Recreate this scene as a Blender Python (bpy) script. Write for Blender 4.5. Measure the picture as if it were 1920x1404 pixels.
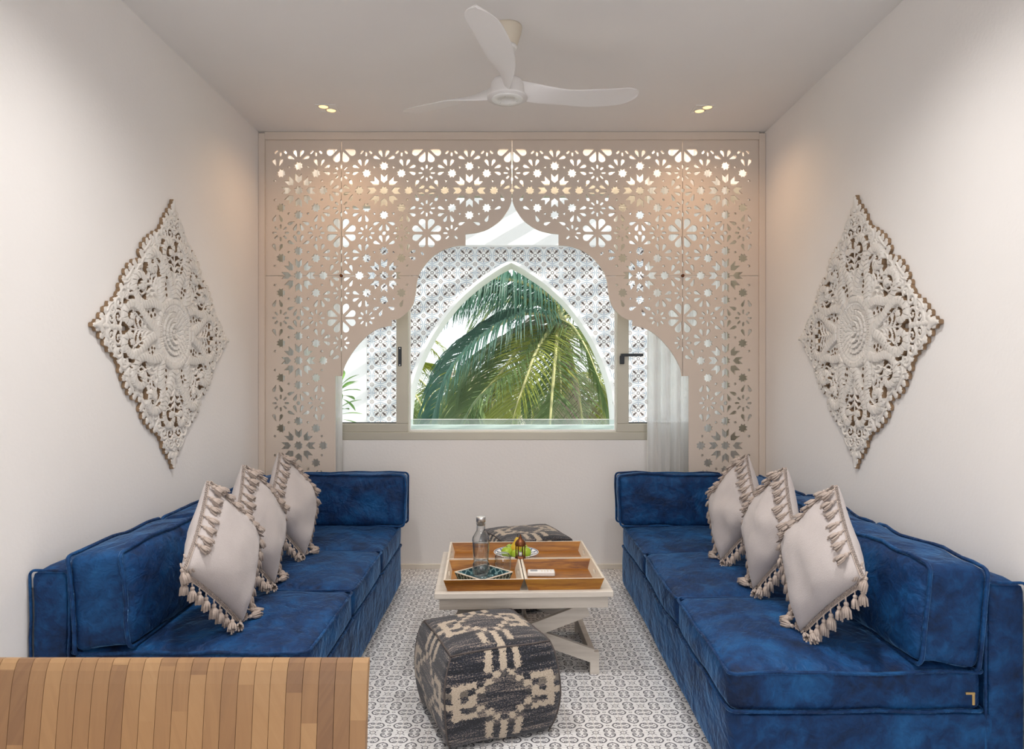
import bpy, bmesh, math, random
import numpy as np
from mathutils import Vector, Matrix, noise
from mathutils.geometry import delaunay_2d_cdt
random.seed(7)
S = bpy.context.scene
for o in list(bpy.data.objects): bpy.data.objects.remove(o)
COL = S.collection
PI = math.pi

# ------------------------------------------------------------------ camera
EYE = 1.40; F = 1300.0
cam_d = bpy.data.cameras.new('camera'); cam = bpy.data.objects.new('camera', cam_d); COL.objects.link(cam)
cam.location = (0, 0, EYE); cam.rotation_euler = (PI/2, 0, 0)
cam_d.sensor_width = 36; cam_d.lens = 36*F/1920; cam_d.clip_end = 300; cam_d.clip_start = 0.05
S.camera = cam
# ------------------------------------------------------------------ sky, sun, added rear fill, exposure
W = bpy.data.worlds.new('sky'); S.world = W; W.use_nodes = True
bg = W.node_tree.nodes['Background']; bg.inputs[0].default_value = (0.93, 0.955, 1.0, 1); bg.inputs[1].default_value = 1.9
sd = bpy.data.lights.new('sun', 'SUN'); sd.energy = 4.2; sd.angle = 0.01; sd.color = (1, .95, .86)
sun = bpy.data.objects.new('sun', sd); COL.objects.link(sun)
sun.rotation_euler = Vector((-.32, .36, -.88)).to_track_quat('-Z', 'Y').to_euler()
ad = bpy.data.lights.new('rear_fill_area', 'AREA'); ad.shape = 'RECTANGLE'; ad.size = 2.8; ad.size_y = 2.3  # unseen area light added behind the camera to fill the room
ad.energy = 26; ad.color = (1, .97, .95)
al = bpy.data.objects.new('rear_fill_area', ad); COL.objects.link(al)
al.location = (0, -2.62, 1.45); al.rotation_euler = (PI/2, 0, PI)
al.rotation_euler = Vector((0, 1, 0)).to_track_quat('-Z', 'Z').to_euler()
vs = S.view_settings; vs.view_transform = 'Standard'; vs.look = 'None'; vs.gamma = 1; vs.use_curve_mapping = False
vs.exposure = 0.08

# ------------------------------------------------------------------ material helpers
class G:
    """node graph with arithmetic on sockets"""
    def __init__(s, name):
        s.m = bpy.data.materials.new(name); s.m.use_nodes = True; s.nt = s.m.node_tree
        s.b = s.nt.nodes['Principled BSDF']
    def node(s, t, **kw):
        n = s.nt.nodes.new(t)
        for k, v in kw.items(): setattr(n, k, v)
        return n
    def put(s, inp, v):
        if isinstance(v, X): s.nt.links.new(v.s, inp)
        elif hasattr(v, 'is_output'): s.nt.links.new(v, inp)
        else:
            if isinstance(v, tuple) and len(v) == 3 and inp.type == 'RGBA': v = (*v, 1)
            inp.default_value = v
    def math(s, op, a, b=None, c=None):
        n = s.node('ShaderNodeMath', operation=op)
        for i, v in enumerate((a, b, c)):
            if v is not None: s.put(n.inputs[i], v)
        return X(s, n.outputs[0])
    def coord(s, kind='Object'):
        tc = s.node('ShaderNodeTexCoord'); sp = s.node('ShaderNodeSeparateXYZ')
        s.nt.links.new(tc.outputs[kind], sp.inputs[0])
        return tc.outputs[kind], X(s, sp.outputs[0]), X(s, sp.outputs[1]), X(s, sp.outputs[2])
    def vec(s, x, y, z):
        n = s.node('ShaderNodeCombineXYZ')
        for i, v in enumerate((x, y, z)): s.put(n.inputs[i], v)
        return n.outputs[0]
    def noise(s, vec=None, scale=5, detail=3, rough=.5, dist=0):
        n = s.node('ShaderNodeTexNoise'); n.inputs['Scale'].default_value = scale; n.inputs['Detail'].default_value = detail
        n.inputs['Roughness'].default_value = rough; n.inputs['Distortion'].default_value = dist
        if vec is not None: s.nt.links.new(vec, n.inputs['Vector'])
        return X(s, n.outputs[0])
    def mix(s, f, a, b):
        n = s.node('ShaderNodeMix', data_type='RGBA'); s.put(n.inputs[0], f); s.put(n.inputs[6], a); s.put(n.inputs[7], b)
        return n.outputs[2]
    def ramp(s, f, stops):
        n = s.node('ShaderNodeValToRGB'); s.put(n.inputs[0], f)
        el = n.color_ramp.elements
        while len(el) < len(stops): el.new(.5)
        for e, (p, c) in zip(el, stops): e.position = p; e.color = (*c, 1)
        return n.outputs[0]
    def lt(s, a, thr, soft):      # 1 where a<thr
        n = s.node('ShaderNodeMapRange'); n.clamp = True
        s.put(n.inputs[0], a); n.inputs[1].default_value = thr-soft; n.inputs[2].default_value = thr+soft
        n.inputs[3].default_value = 1; n.inputs[4].default_value = 0
        return X(s, n.outputs[0])
    def set(s, **kw):
        names = dict(col='Base Color', rough='Roughness', metal='Metallic', trans='Transmission Weight', ior='IOR', sheen='Sheen Weight',
                     sheenr='Sheen Roughness', sheenc='Sheen Tint', spec='Specular IOR Level', coat='Coat Weight', alpha='Alpha',
                     ecol='Emission Color', emit='Emission Strength', sss='Subsurface Weight')
        for k, v in kw.items(): s.put(s.b.inputs[names[k]], v)
        return s
    def bump(s, h, dist=.01, strength=.5):
        n = s.node('ShaderNodeBump'); n.inputs['Distance'].default_value = dist; n.inputs['Strength'].default_value = strength
        s.put(n.inputs['Height'], h); s.nt.links.new(n.outputs[0], s.b.inputs['Normal']); return s
class X:
    def __init__(s, g, sock): s.g = g; s.s = sock
    def __add__(s, o): return s.g.math('ADD', s, o)
    __radd__ = __add__
    def __sub__(s, o): return s.g.math('SUBTRACT', s, o)
    def __rsub__(s, o): return s.g.math('SUBTRACT', o, s)
    def __mul__(s, o): return s.g.math('MULTIPLY', s, o)
    __rmul__ = __mul__
    def __truediv__(s, o): return s.g.math('DIVIDE', s, o)
    def abs(s): return s.g.math('ABSOLUTE', s)
    def max(s, o): return s.g.math('MAXIMUM', s, o)
    def min(s, o): return s.g.math('MINIMUM', s, o)
    def sqrt(s): return s.g.math('SQRT', s)
    def cos(s): return s.g.math('COSINE', s)
    def floor(s): return s.g.math('FLOOR', s)
    def frac(s): return s.g.math('FRACT', s)
def hyp(a, b): return (a*a+b*b).sqrt()

def plain(name, col, rough=.5, var=.0, vscale=8, bump=0, bscale=120, **kw):
    g = G(name); co, x, y, z = g.coord()
    if var:
        n = g.noise(co, vscale, 4)
        c = g.mix(n, tuple(max(0, v*(1-var)) for v in col), tuple(min(1, v*(1+var)) for v in col))
        g.set(col=c)
    else: g.set(col=col)
    g.set(rough=rough, **kw)
    if bump: g.bump(g.noise(co, bscale, 3), bump, .4)
    return g.m
def woodmat(name, c1, c2, c3=None, axis='X', scale=1.0, rough=.45, rnd=True):
    g = G(name); co, x, y, z = g.coord()
    oi = g.node('ShaderNodeObjectInfo'); r = X(g, oi.outputs['Random'])
    st = {'X': (1.2, 14, 14), 'Y': (14, 1.2, 14), 'Z': (14, 14, 1.2)}[axis]
    v = g.vec(x*(st[0]*scale)+r*37, y*(st[1]*scale)+r*11, z*(st[2]*scale)+r*5)
    n = g.noise(v, 1.6, 5, .6, 1.2); n2 = g.noise(v, 9, 3, .6)
    f = n*.75+n2*.25
    if rnd: f = f+(r-.5)*.18
    c = g.ramp(f, [(.30, c1), (.52, c2), (.72, c3 or c2)])
    g.set(col=c, rough=rough); g.bump(n2, .0015, .4)
    return g.m

M = {}
M['wall'] = plain('plaster_warm_white', (.86, .835, .815), .85, .02, 3, .002, 60)
M['ceil'] = plain('ceiling_plaster', (.82, .80, .785), .9, .02, 3)
M['ext'] = plain('exterior_white_plaster', (.82, .82, .81), .9, .03, 4, .002, 70)
M['cream'] = plain('cream_trim', (.80, .74, .65), .5)
M['screen'] = plain('screen_paint', (.69, .595, .51), .55, .02, 6)
M['alu'] = plain('champagne_aluminium', (.50, .47, .39), .42, .03, 10, metal=.35)
M['dark'] = plain('dark_bronze_metal', (.03, .035, .04), .4, metal=.5)
M['fan'] = plain('fan_white', (.80, .775, .76), .45, .02, 6)
M['fan_can'] = plain('fan_canopy_cream', (.66, .59, .48), .5)
M['white'] = plain('white_plastic', (.84, .83, .81), .4)
M['brass'] = plain('zip_brass', (.55, .38, .16), .35, metal=.8)
M['tablew'] = woodmat('table_white_paint', (.50, .44, .375), (.62, .56, .49), (.68, .63, .56), 'X', .7, .5)
M['trayw'] = woodmat('tray_brown_wood', (.15, .045, .006), (.36, .14, .014), (.52, .245, .03), 'X', 1.6, .4)
M['trayc'] = plain('tray_cream_paint', (.78, .70, .58), .5, .06, 20)
M['soil'] = plain('soil', (.10, .08, .05), .9)
M['copper'] = plain('lantern_copper', (.16, .055, .02), .35, .5, 25, metal=.7)
M['carved'] = plain('whitewashed_carving', (.72, .685, .64), .7, .08, 30, .002, 150)
M['carved_edge'] = plain('carving_bare_edge', (.27, .175, .10), .8, .3, 30)
M['steel'] = plain('brushed_steel', (.75, .74, .72), .3, metal=.9)
M['apple'] = plain('green_apple_skin', (.35, .50, .03), .3, .25, 14)
M['pear'] = plain('yellow_pear_skin', (.68, .44, .03), .4, .2, 14)
M['stem'] = plain('fruit_stem', (.08, .045, .02), .8)
M['candle'] = plain('candle_wax', (.85, .83, .78), .5)

def glassmat(name, tint=(1, 1, 1), ior=1.45):
    g = G(name); g.set(col=tint, rough=0.0, trans=1.0, ior=ior); return g.m
def clearglass(name, edge, refl):
    g = G(name); nt = g.nt
    lw = g.node('ShaderNodeLayerWeight'); lw.inputs[0].default_value = .5; f = X(g, lw.outputs['Facing'])
    t = g.node('ShaderNodeBsdfTransparent'); g.put(t.inputs[0], g.mix(f*f, (.985, .99, .99), edge))
    gl = g.node('ShaderNodeBsdfGlossy'); gl.inputs['Roughness'].default_value = .02
    mx = g.node('ShaderNodeMixShader'); g.put(mx.inputs[0], (f*f*f*.55+.05)*refl); nt.links.new(t.outputs[0], mx.inputs[1]); nt.links.new(gl.outputs[0], mx.inputs[2])
    nt.links.new(mx.outputs[0], nt.nodes['Material Output'].inputs[0]); return g.m
M['glass'] = clearglass('clear_glass', (.25, .33, .36), 2.2)
M['water'] = clearglass('water', (.45, .58, .70), .8)
def panemat(name, tint, refl, milk=0.0, milkc=(.8, .85, .85)):
    g = G(name); nt = g.nt; out = nt.nodes['Material Output']
    t = g.node('ShaderNodeBsdfTransparent'); t.inputs[0].default_value = (*tint, 1)
    gl = g.node('ShaderNodeBsdfGlossy'); gl.inputs['Roughness'].default_value = .02
    lw = g.node('ShaderNodeLayerWeight'); lw.inputs[0].default_value = .5; fc = X(g, lw.outputs['Facing'])
    k = (fc*fc*fc*fc*.8+.04)*refl
    mx = g.node('ShaderNodeMixShader'); g.put(mx.inputs[0], k); nt.links.new(t.outputs[0], mx.inputs[1]); nt.links.new(gl.outputs[0], mx.inputs[2])
    last = mx.outputs[0]
    if milk:
        d = g.node('ShaderNodeBsdfDiffuse'); d.inputs[0].default_value = (*milkc, 1)
        m2 = g.node('ShaderNodeMixShader'); m2.inputs[0].default_value = milk
        nt.links.new(last, m2.inputs[1]); nt.links.new(d.outputs[0], m2.inputs[2]); last = m2.outputs[0]
    nt.links.new(last, out.inputs[0]); return g.m
M['pane'] = panemat('window_pane', (.97, .985, .98), .08)
M['balu'] = panemat('balustrade_glass', (.86, .93, .91), .15, .16)

def velvet():
    g = G('blue_velvet'); co, x, y, z = g.coord()
    oi = g.node('ShaderNodeObjectInfo'); r = X(g, oi.outputs['Random'])
    v = g.vec(x+r*9, y*.8+r*5, z+r*3)
    n = g.noise(v, 5.5, 5, .62, .6); n2 = g.noise(v, 22, 3, .6, 1.0)
    f = n*.7+n2*.3
    c = g.ramp(f, [(.34, (.0022, .012, .045)), (.48, (.0035, .032, .115)), (.62, (.007, .072, .215)), (.76, (.018, .125, .31))])
    g.set(col=c, rough=.62, sheen=.55, sheenr=.22, sheenc=(.25, .55, 1.0), spec=.25)
    n3 = g.noise(v, 7, 4, .55, .5)
    g.bump(n3*.8+n2*.2, .07, .5); return g.m
M['velvet'] = velvet()
def linen():
    g = G('grey_linen'); co, x, y, z = g.coord()
    n = g.noise(co, 9, 4); n2 = g.noise(co, 260, 2)
    c = g.mix(n*.6+n2*.4, (.40, .355, .345), (.58, .53, .515))
    g.set(col=c, rough=.85, sheen=.2); g.bump(n2, .002, .5); return g.m
M['linen'] = linen()
M['cord'] = plain('tassel_cotton', (.43, .355, .31), .9, .18, 60, .003, 300)
def sheer():
    g = G('sheer_white_curtain'); nt = g.nt
    d = g.node('ShaderNodeBsdfDiffuse'); d.inputs[0].default_value = (.86, .86, .85, 1)
    t = g.node('ShaderNodeBsdfTranslucent'); t.inputs[0].default_value = (.86, .86, .85, 1)
    m = g.node('ShaderNodeMixShader'); m.inputs[0].default_value = .62
    nt.links.new(d.outputs[0], m.inputs[1]); nt.links.new(t.outputs[0], m.inputs[2])
    tp = g.node('ShaderNodeBsdfTransparent'); m2 = g.node('ShaderNodeMixShader'); m2.inputs[0].default_value = .10
    nt.links.new(m.outputs[0], m2.inputs[1]); nt.links.new(tp.outputs[0], m2.inputs[2])
    nt.links.new(m2.outputs[0], nt.nodes['Material Output'].inputs[0]); return g.m
M['sheer'] = sheer()

TILE = 0.109
def floortile():
    g = G('scroll_pattern_floor_tile'); co, x, y, z = g.coord()
    u = (x/TILE+100.5).frac()-.5; v = (y/TILE+100.5).frac()-.5
    a = u.abs(); b = v.abs()
    P_ = a.max(b); Q = a.min(b)
    arc = (hyp(P_-.375, Q)-.185).abs().max(P_-.40)          # big C, open to the edge
    sp1 = (hyp(P_-.40, Q-.125)-.062).abs()                    # curled ends
    dot1 = hyp(P_-.405, Q-.12)-.0
    line = g.lt(arc, .026, .008).max(g.lt(sp1, .016, .006)).max(g.lt(dot1, .026, .006))
    # centre sprig
    ctr = hyp(u*1.0, v*1.8); line = line.max(g.lt((ctr-.055).abs(), .018, .008)).max(g.lt((P_-.16).abs().max(Q), .018, .006))
    # corner star
    cx = (a-.5).abs(); cy = (b-.5).abs()
    star = (cx*cy*60).max(hyp(cx, cy)-.09)
    cr = hyp(cx, cy); line = line.max(g.lt((cr-.10).abs(), .016, .006)).max(g.lt((a-b).abs().max((cr-.19).abs()-.03), .02, .006))
    line = line.max(g.lt((Q+P_*0-.0).max((P_-.30).abs()-.02), .02, .006))
    n = g.noise(co, 30, 3)
    base = g.mix(n, (.72, .715, .72), (.84, .83, .82))
    ink = g.mix(n, (.02, .022, .04), (.06, .058, .07))
    c = g.mix(line*.93, base, ink)
    g.set(col=c, rough=.45); return g.m
M['ftile'] = floortile()
M['grout'] = plain('tile_grout', (.50, .44, .38), .9)

WT = 0.1733
def walltile():
    g = G('blue_brown_facade_tile'); co, x, y, z = g.coord()
    u = (x/WT+100.5).frac()-.5; v = (z/WT+100.5).frac()-.5
    a = u.abs(); b = v.abs(); P_ = a.max(b); Q = a.min(b); r = hyp(u, v)
    p = (a+b)*.7071; q = (a-b).abs()*.7071
    ring = g.lt((r-.075).abs(), .020, .008)
    bar = g.lt(q.max((p-.27).abs()-.10), .028, .008)
    bar2 = g.lt(q.max((p-.35).abs()-.035), .048, .008)
    curl = g.lt((hyp(P_-.27, Q-.12)-.075).abs(), .014, .006)
    dark = ring.max(bar).max(bar2)
    cx = (a-.5).abs(); cy = (b-.5).abs(); cr = hyp(cx, cy)
    corner = g.lt((cr-.10).abs(), .016, .006)*1.0
    cdot = g.lt((cx-cy).abs().max(cr-.07), .012, .006)
    brown = curl.max(corner).max(cdot)
    wave = g.lt((P_-(.395+.055*((Q*7.5).cos()))).abs().max(Q-.36), .018, .006)
    fleur = g.lt(hyp((P_-.36)*.7, Q), .035, .008)
    stem = g.lt(Q.max((P_-.30).abs()-.10), .010, .005)
    blue = wave.max(fleur).max(stem)
    field = g.lt((.43-P_), 0, .01)*g.lt(Q, .34, .02)
    c = g.mix(field*.35, (.80, .795, .79), (.66, .73, .79))
    c = g.mix(blue, c, (.22, .28, .36)); c = g.mix(brown, c, (.26, .20, .19)); c = g.mix(dark, c, (.08, .055, .05))
    g.set(col=c, rough=.35); return g.m
M['wtile'] = walltile()
M['mosaic'] = plain('dark_blue_mosaic', (.07, .11, .15), .2, .3, 30)

def kilim():
    g = G('kilim_weave_blue_cream'); co, x, y, z = g.coord('UV')
    jn = g.noise(g.vec(x*40, y*40, 0), 1.0, 2)
    jx = x+(jn-.5)*.085+(g.noise(g.vec(x*150, y*90, 3), 1.0, 1)-.5)*.03; jy = y+(g.noise(g.vec(x*38, y*30, 7.3), 1.0, 2)-.5)*.08+(g.noise(g.vec(x*170, y*60, 5), 1.0, 1)-.5)*.04
    N = 15.0
    u = (((jx*N).floor()+.5)/N-.5).abs(); v = (((jy*N).floor()+.5)/N-.52).abs()
    s = u+v
    band = g.lt((s-.30).abs(), .050, .004)
    arm = g.lt(u.min(v), .03, .004)*g.lt((s-.46).abs(), .13, .004)
    claw = g.lt((u-.15).abs().min((v-.15).abs()), .035, .004)*g.lt((s-.50).abs(), .085, .004)
    inner = g.lt(s, .10, .004)*0.0
    hook = g.lt(((u-.385).abs()).max((v-.08).abs()-.05), .035, .004)
    cream = band.max(arm).max(claw).max(hook).max(inner)
    st = g.noise(g.vec(x*2.2, y*26, 1.7), 1.0, 4, .65); n2 = g.noise(g.vec(x*70, y*95, 0), 1.0, 3, .75)
    f = (st-.5)*.9+(n2-.5)*1.15+.44
    bgc = g.ramp(f, [(.38, (.006, .007, .011)), (.47, (.020, .028, .050)), (.53, (.070, .065, .070)), (.59, (.26, .20, .16)), (.68, (.45, .38, .31))])
    crc = g.mix((n2-.5)*2+.5, (.30, .235, .17), (.68, .58, .46))
    g.set(col=g.mix(cream, bgc, crc), rough=.95, sheen=.25); g.bump(n2, .006, .6); return g.m
M['kilim'] = kilim()

def leafmat(name, c1, c2, trans=.35, rough=.4):
    g = G(name); nt = g.nt; co, x, y, z = g.coord()
    oi = g.node('ShaderNodeObjectInfo'); r = X(g, oi.outputs['Random'])
    n = g.noise(co, 3.5, 4, .6)
    f = n*.8+r*.3-.05
    c = g.mix(f, c1, c2); g.set(col=c, rough=rough, spec=.35)
    t = g.node('ShaderNodeBsdfTranslucent'); nt.links.new(c, t.inputs[0])
    m = g.node('ShaderNodeMixShader'); m.inputs[0].default_value = trans
    nt.links.new(g.b.outputs[0], m.inputs[1]); nt.links.new(t.outputs[0], m.inputs[2]); nt.links.new(m.outputs[0], nt.nodes['Material Output'].inputs[0])
    return g.m
M['palm'] = leafmat('palm_leaflet_green', (.045, .12, .05), (.27, .34, .11))
M['palmteal'] = leafmat('palm_leaflet_teal', (.022, .10, .08), (.13, .26, .17))
M['palmlime'] = leafmat('palm_leaflet_lime', (.16, .23, .03), (.46, .45, .09))
M['palmdry'] = leafmat('palm_leaflet_dry', (.30, .24, .17), (.62, .54, .43))
M['rachis'] = plain('palm_rachis', (.58, .54, .26), .5, .25, 8)
M['trunk'] = plain('palm_trunk', (.24, .19, .15), .9, .3, 14, .02, 12)
M['plantleaf'] = leafmat('broad_leaf_green', (.10, .26, .05), (.30, .50, .12), .3)
M['shrub'] = leafmat('shrub_leaf', (.03, .08, .02), (.15, .20, .05), .3)
M['grass'] = plain('lawn', (.10, .15, .05), .95, .4, 1.5)

def stavemat():
    g = G('butcher_block_wood'); co, x, y, z = g.coord()
    oi = g.node('ShaderNodeObjectInfo'); r = X(g, oi.outputs['Random'])
    seg = (z*3.1+r*17).floor()
    w = g.node('ShaderNodeTexWhiteNoise', noise_dimensions='2D'); g.nt.links.new(g.vec(seg, r*91, 0), w.inputs[0])
    k = X(g, w.outputs[0])
    diag = (k-.5)*2.2
    v = g.vec(x*42+z*diag*26+r*31, y*20, z*2.6+r*13)
    n = g.noise(v, 1.2, 5, .6, .6)
    f = n*.42+k*.62
    c = g.ramp(f, [(.20, (.22, .118, .060)), (.48, (.31, .172, .080)), (.72, (.39, .225, .103)), (.92, (.43, .26, .124))])
    g.set(col=c, rough=.5); return g.m
M['stave'] = stavemat()

def diamond_tile():
    g = G('teal_mosaic_pattern'); co, x, y, z = g.coord()
    u = (x*22+.5).frac()-.5; v = (y*22+.5).frac()-.5; w = (z*40+.5).frac()-.5
    a = u.abs()+v.abs()+w.abs()*.5
    n = g.noise(co, 60, 3)
    c = g.mix(g.lt((a-.42).abs(), .10, .03), (.015, .06, .075), (.22, .36, .36))
    g.set(col=c, rough=.25); return g.m
M['teal'] = diamond_tile()
def plate_mat():
    g = G('painted_porcelain'); co, x, y, z = g.coord()
    r = hyp(x, y); an = g.math('ARCTAN2', y, x)
    pat = g.lt(((an*14).cos()*.012+r-.092).abs(), .006, .002).max(g.lt((r-.112).abs(), .0025, .001))
    g.set(col=g.mix(pat, (.80, .80, .80), (.10, .13, .22)), rough=.2); return g.m
M['plate'] = plate_mat()

# ------------------------------------------------------------------ object helpers
def tag(o, label=None, cat=None, group=None, kind=None):
    if label: o['label'] = label
    if cat: o['category'] = cat
    if group: o['group'] = group
    if kind: o['kind'] = kind
    return o
def empty(name, loc=(0, 0, 0), rz=0.0):
    o = bpy.data.objects.new(name, None); COL.objects.link(o); o.location = loc; o.rotation_euler = (0, 0, rz)
    o.empty_display_size = .05; return o
def link(name, me, parent=None, loc=(0, 0, 0), rot=None):
    o = bpy.data.objects.new(name, me); COL.objects.link(o); o.location = loc
    if rot is not None: o.rotation_euler = rot
    if parent is not None: o.parent = parent
    return o
def mesh(name, verts, faces, mats, smooth=False, midx=None):
    me = bpy.data.meshes.new(name); me.from_pydata([tuple(v) for v in verts], [], faces)
    for m in (mats if isinstance(mats, (list, tuple)) else [mats]): me.materials.append(m)
    if midx is not None: me.polygons.foreach_set('material_index', midx)
    if smooth: me.polygons.foreach_set('use_smooth', [True]*len(me.polygons))
    me.update(); return me
def from_bm(name, bm, mats, smooth=False):
    bmesh.ops.recalc_face_normals(bm, faces=bm.faces)
    me = bpy.data.meshes.new(name); bm.to_mesh(me); bm.free()
    for m in (mats if isinstance(mats, (list, tuple)) else [mats]): me.materials.append(m)
    if smooth: me.polygons.foreach_set('use_smooth', [True]*len(me.polygons))
    return me
def bbox(bm, x0, x1, y0, y1, z0, z1, bev=0.0, seg=2):
    vs_ = [bm.verts.new(p) for p in ((x0, y0, z0), (x1, y0, z0), (x1, y1, z0), (x0, y1, z0), (x0, y0, z1), (x1, y0, z1), (x1, y1, z1), (x0, y1, z1))]
    fs = [bm.faces.new([vs_[i] for i in f]) for f in ((0, 3, 2, 1), (4, 5, 6, 7), (0, 1, 5, 4), (1, 2, 6, 5), (2, 3, 7, 6), (3, 0, 4, 7))]
    if bev:
        es = list({e for f in fs for e in f.edges})
        bmesh.ops.bevel(bm, geom=es, offset=bev, segments=seg, profile=.5, affect='EDGES')
    return vs_
def box(name, x0, x1, y0, y1, z0, z1, m, parent=None, bev=0.0, seg=2, loc=(0, 0, 0), rot=None):
    bm = bmesh.new(); bbox(bm, x0, x1, y0, y1, z0, z1, bev, seg)
    return link(name, from_bm(name, bm, m), parent, loc, rot)
def boxes(name, lst, m, parent=None, bev=0.0):
    bm = bmesh.new()
    for b in lst: bbox(bm, *b, bev)
    return link(name, from_bm(name, bm, m), parent)
def lathe(prof, n=32, cap=True):
    vs_, fs = [], []
    for (r, z) in prof:
        for k in range(n): a = 2*PI*k/n; vs_.append((r*math.cos(a), r*math.sin(a), z))
    for i in range(len(prof)-1):
        for k in range(n):
            k2 = (k+1) % n; fs.append((i*n+k, i*n+k2, (i+1)*n+k2, (i+1)*n+k))
    if cap:
        if prof[0][0] > 1e-6: fs.append(tuple(reversed(range(n))))
        if prof[-1][0] > 1e-6: fs.append(tuple(range((len(prof)-1)*n, len(prof)*n)))
    return vs_, fs
def lathe_obj(name, prof, m, parent=None, n=32, loc=(0, 0, 0), smooth=True, rot=None):
    v, f = lathe(prof, n)
    bm = bmesh.new(); bv = [bm.verts.new(p) for p in v]
    for q in f:
        try: bm.faces.new([bv[i] for i in q])
        except ValueError: pass
    bmesh.ops.remove_doubles(bm, verts=bm.verts, dist=1e-6)
    return link(name, from_bm(name, bm, m, smooth), parent, loc, rot)
def tube_data(pts, r, n=6, closed=False, cap=True):
    pts = [Vector(p) for p in pts]; m = len(pts); vs_, fs = [], []
    rr = r if hasattr(r, '__len__') else [r]*m
    up = None
    for i, p in enumerate(pts):
        a = pts[(i-1) % m] if (closed or i > 0) else pts[i]; b = pts[(i+1) % m] if (closed or i < m-1) else pts[i]
        t = (b-a).normalized() if (b-a).length > 1e-9 else Vector((0, 0, 1))
        if up is None: up = Vector((0, 0, 1)) if abs(t.z) < .9 else Vector((1, 0, 0))
        s = t.cross(up)
        if s.length < 1e-6: s = t.orthogonal()
        s.normalize(); up = s.cross(t).normalized()
        for k in range(n):
            an = 2*PI*k/n; vs_.append(p+(s*math.cos(an)+up*math.sin(an))*rr[i])
    L = m if closed else m-1
    for i in range(L):
        j = (i+1) % m
        for k in range(n):
            k2 = (k+1) % n; fs.append((i*n+k, i*n+k2, j*n+k2, j*n+k))
    if cap and not closed: fs.append(tuple(reversed(range(n)))); fs.append(tuple(range((m-1)*n, m*n)))
    return vs_, fs
class MB:
    def __init__(s): s.v, s.f, s.mi = [], [], []
    def add(s, vf, mi=0):
        b = len(s.v); s.v += list(vf[0]); s.f += [tuple(i+b for i in f) for f in vf[1]]; s.mi += [mi]*len(vf[1]); return s
    def tube(s, pts, r, n=6, closed=False, mi=0): return s.add(tube_data(pts, r, n, closed), mi)
    def bar(s, a, b, w, h, up=(0, 0, 1), mi=0):
        a, b = Vector(a), Vector(b); t = (b-a).normalized(); sd_ = t.cross(Vector(up)).normalized(); u = sd_.cross(t)
        vs_ = [p+sd_*(x*w/2)+u*(y*h/2) for p in (a, b) for x, y in ((-1, -1), (1, -1), (1, 1), (-1, 1))]
        return s.add((vs_, [(3, 2, 1, 0), (4, 5, 6, 7), (0, 1, 5, 4), (1, 2, 6, 5), (2, 3, 7, 6), (3, 0, 4, 7)]), mi)
    def obj(s, name, mats, parent=None, smooth=False, loc=(0, 0, 0), rot=None):
        return link(name, mesh(name, s.v, s.f, mats, smooth, s.mi), parent, loc, rot)
def catmull(pts, n=8, closed=False):
    pts = [Vector(p) for p in pts]; m = len(pts); out = []
    for i in range(m if closed else m-1):
        g_ = lambda k: pts[k % m] if closed else pts[min(max(k, 0), m-1)]
        p0, p1, p2, p3 = g_(i-1), g_(i), g_(i+1), g_(i+2)
        for k in range(n):
            t = k/n; out.append(.5*((2*p1)+(p2-p0)*t+(2*p0-5*p1+4*p2-p3)*t*t+(3*p1-p0-3*p2+p3)*t**3))
    if not closed: out.append(pts[-1])
    return out
def inpoly(x, y, P_):
    c = False; n = len(P_); j = n-1
    for i in range(n):
        xi, yi = P_[i]; xj, yj = P_[j]
        if (yi > y) != (yj > y) and x < (xj-xi)*(y-yi)/(yj-yi)+xi: c = not c
        j = i
    return c
def cut_plate(outline, holes, thick, classify=None):
    """plate in the xz plane (2D x,y -> x,z), from y=0 to y=thick, holes cut through; returns {key:(verts,faces)}"""
    vs_, es = [], []
    for poly in [outline]+holes:
        b = len(vs_); n = len(poly)
        vs_ += [Vector((p[0], p[1])) for p in poly]; es += [(b+i, b+(i+1) % n) for i in range(n)]
    V, E, Fc, *_ = delaunay_2d_cdt(vs_, es, [], 0, 1e-6)
    hb = [(min(p[0] for p in h), max(p[0] for p in h), min(p[1] for p in h), max(p[1] for p in h), h) for h in holes]
    cell = .06; grid = {}
    for q in hb:
        for i in range(int(q[0]//cell), int(q[1]//cell)+1):
            for j in range(int(q[2]//cell), int(q[3]//cell)+1): grid.setdefault((i, j), []).append(q)
    groups = {}
    for f in Fc:
        cx = sum(V[i].x for i in f)/len(f); cy = sum(V[i].y for i in f)/len(f)
        if not inpoly(cx, cy, outline): continue
        if any(q[0] <= cx <= q[1] and q[2] <= cy <= q[3] and inpoly(cx, cy, q[4]) for q in grid.get((int(cx//cell), int(cy//cell)), [])): continue
        groups.setdefault(classify(cx, cy) if classify else 0, []).append(f)
    res = {}
    for k, fl in groups.items():
        idx = {}; vv = []; ff = []
        def gi(i, s):
            if (i, s) not in idx: idx[(i, s)] = len(vv); vv.append((V[i].x, thick*s, V[i].y))
            return idx[(i, s)]
        cnt = {}
        for f in fl:
            n = len(f)
            for a in range(n): e = (f[a], f[(a+1) % n]); cnt[tuple(sorted(e))] = cnt.get(tuple(sorted(e)), 0)+1
        for f in fl:
            ff.append(tuple(gi(i, 0) for i in f)); ff.append(tuple(gi(i, 1) for i in reversed(f)))
            n = len(f)
            for a in range(n):
                p, q = f[a], f[(a+1) % n]
                if cnt[tuple(sorted((p, q)))] == 1: ff.append((gi(q, 0), gi(p, 0), gi(p, 1), gi(q, 1)))
        res[k] = (vv, ff)
    return res
def copy_tree(o, parent=None):
    c = o.copy(); COL.objects.link(c); c.parent = parent
    for ch in list(o.children): copy_tree(ch, c)
    return c
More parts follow.
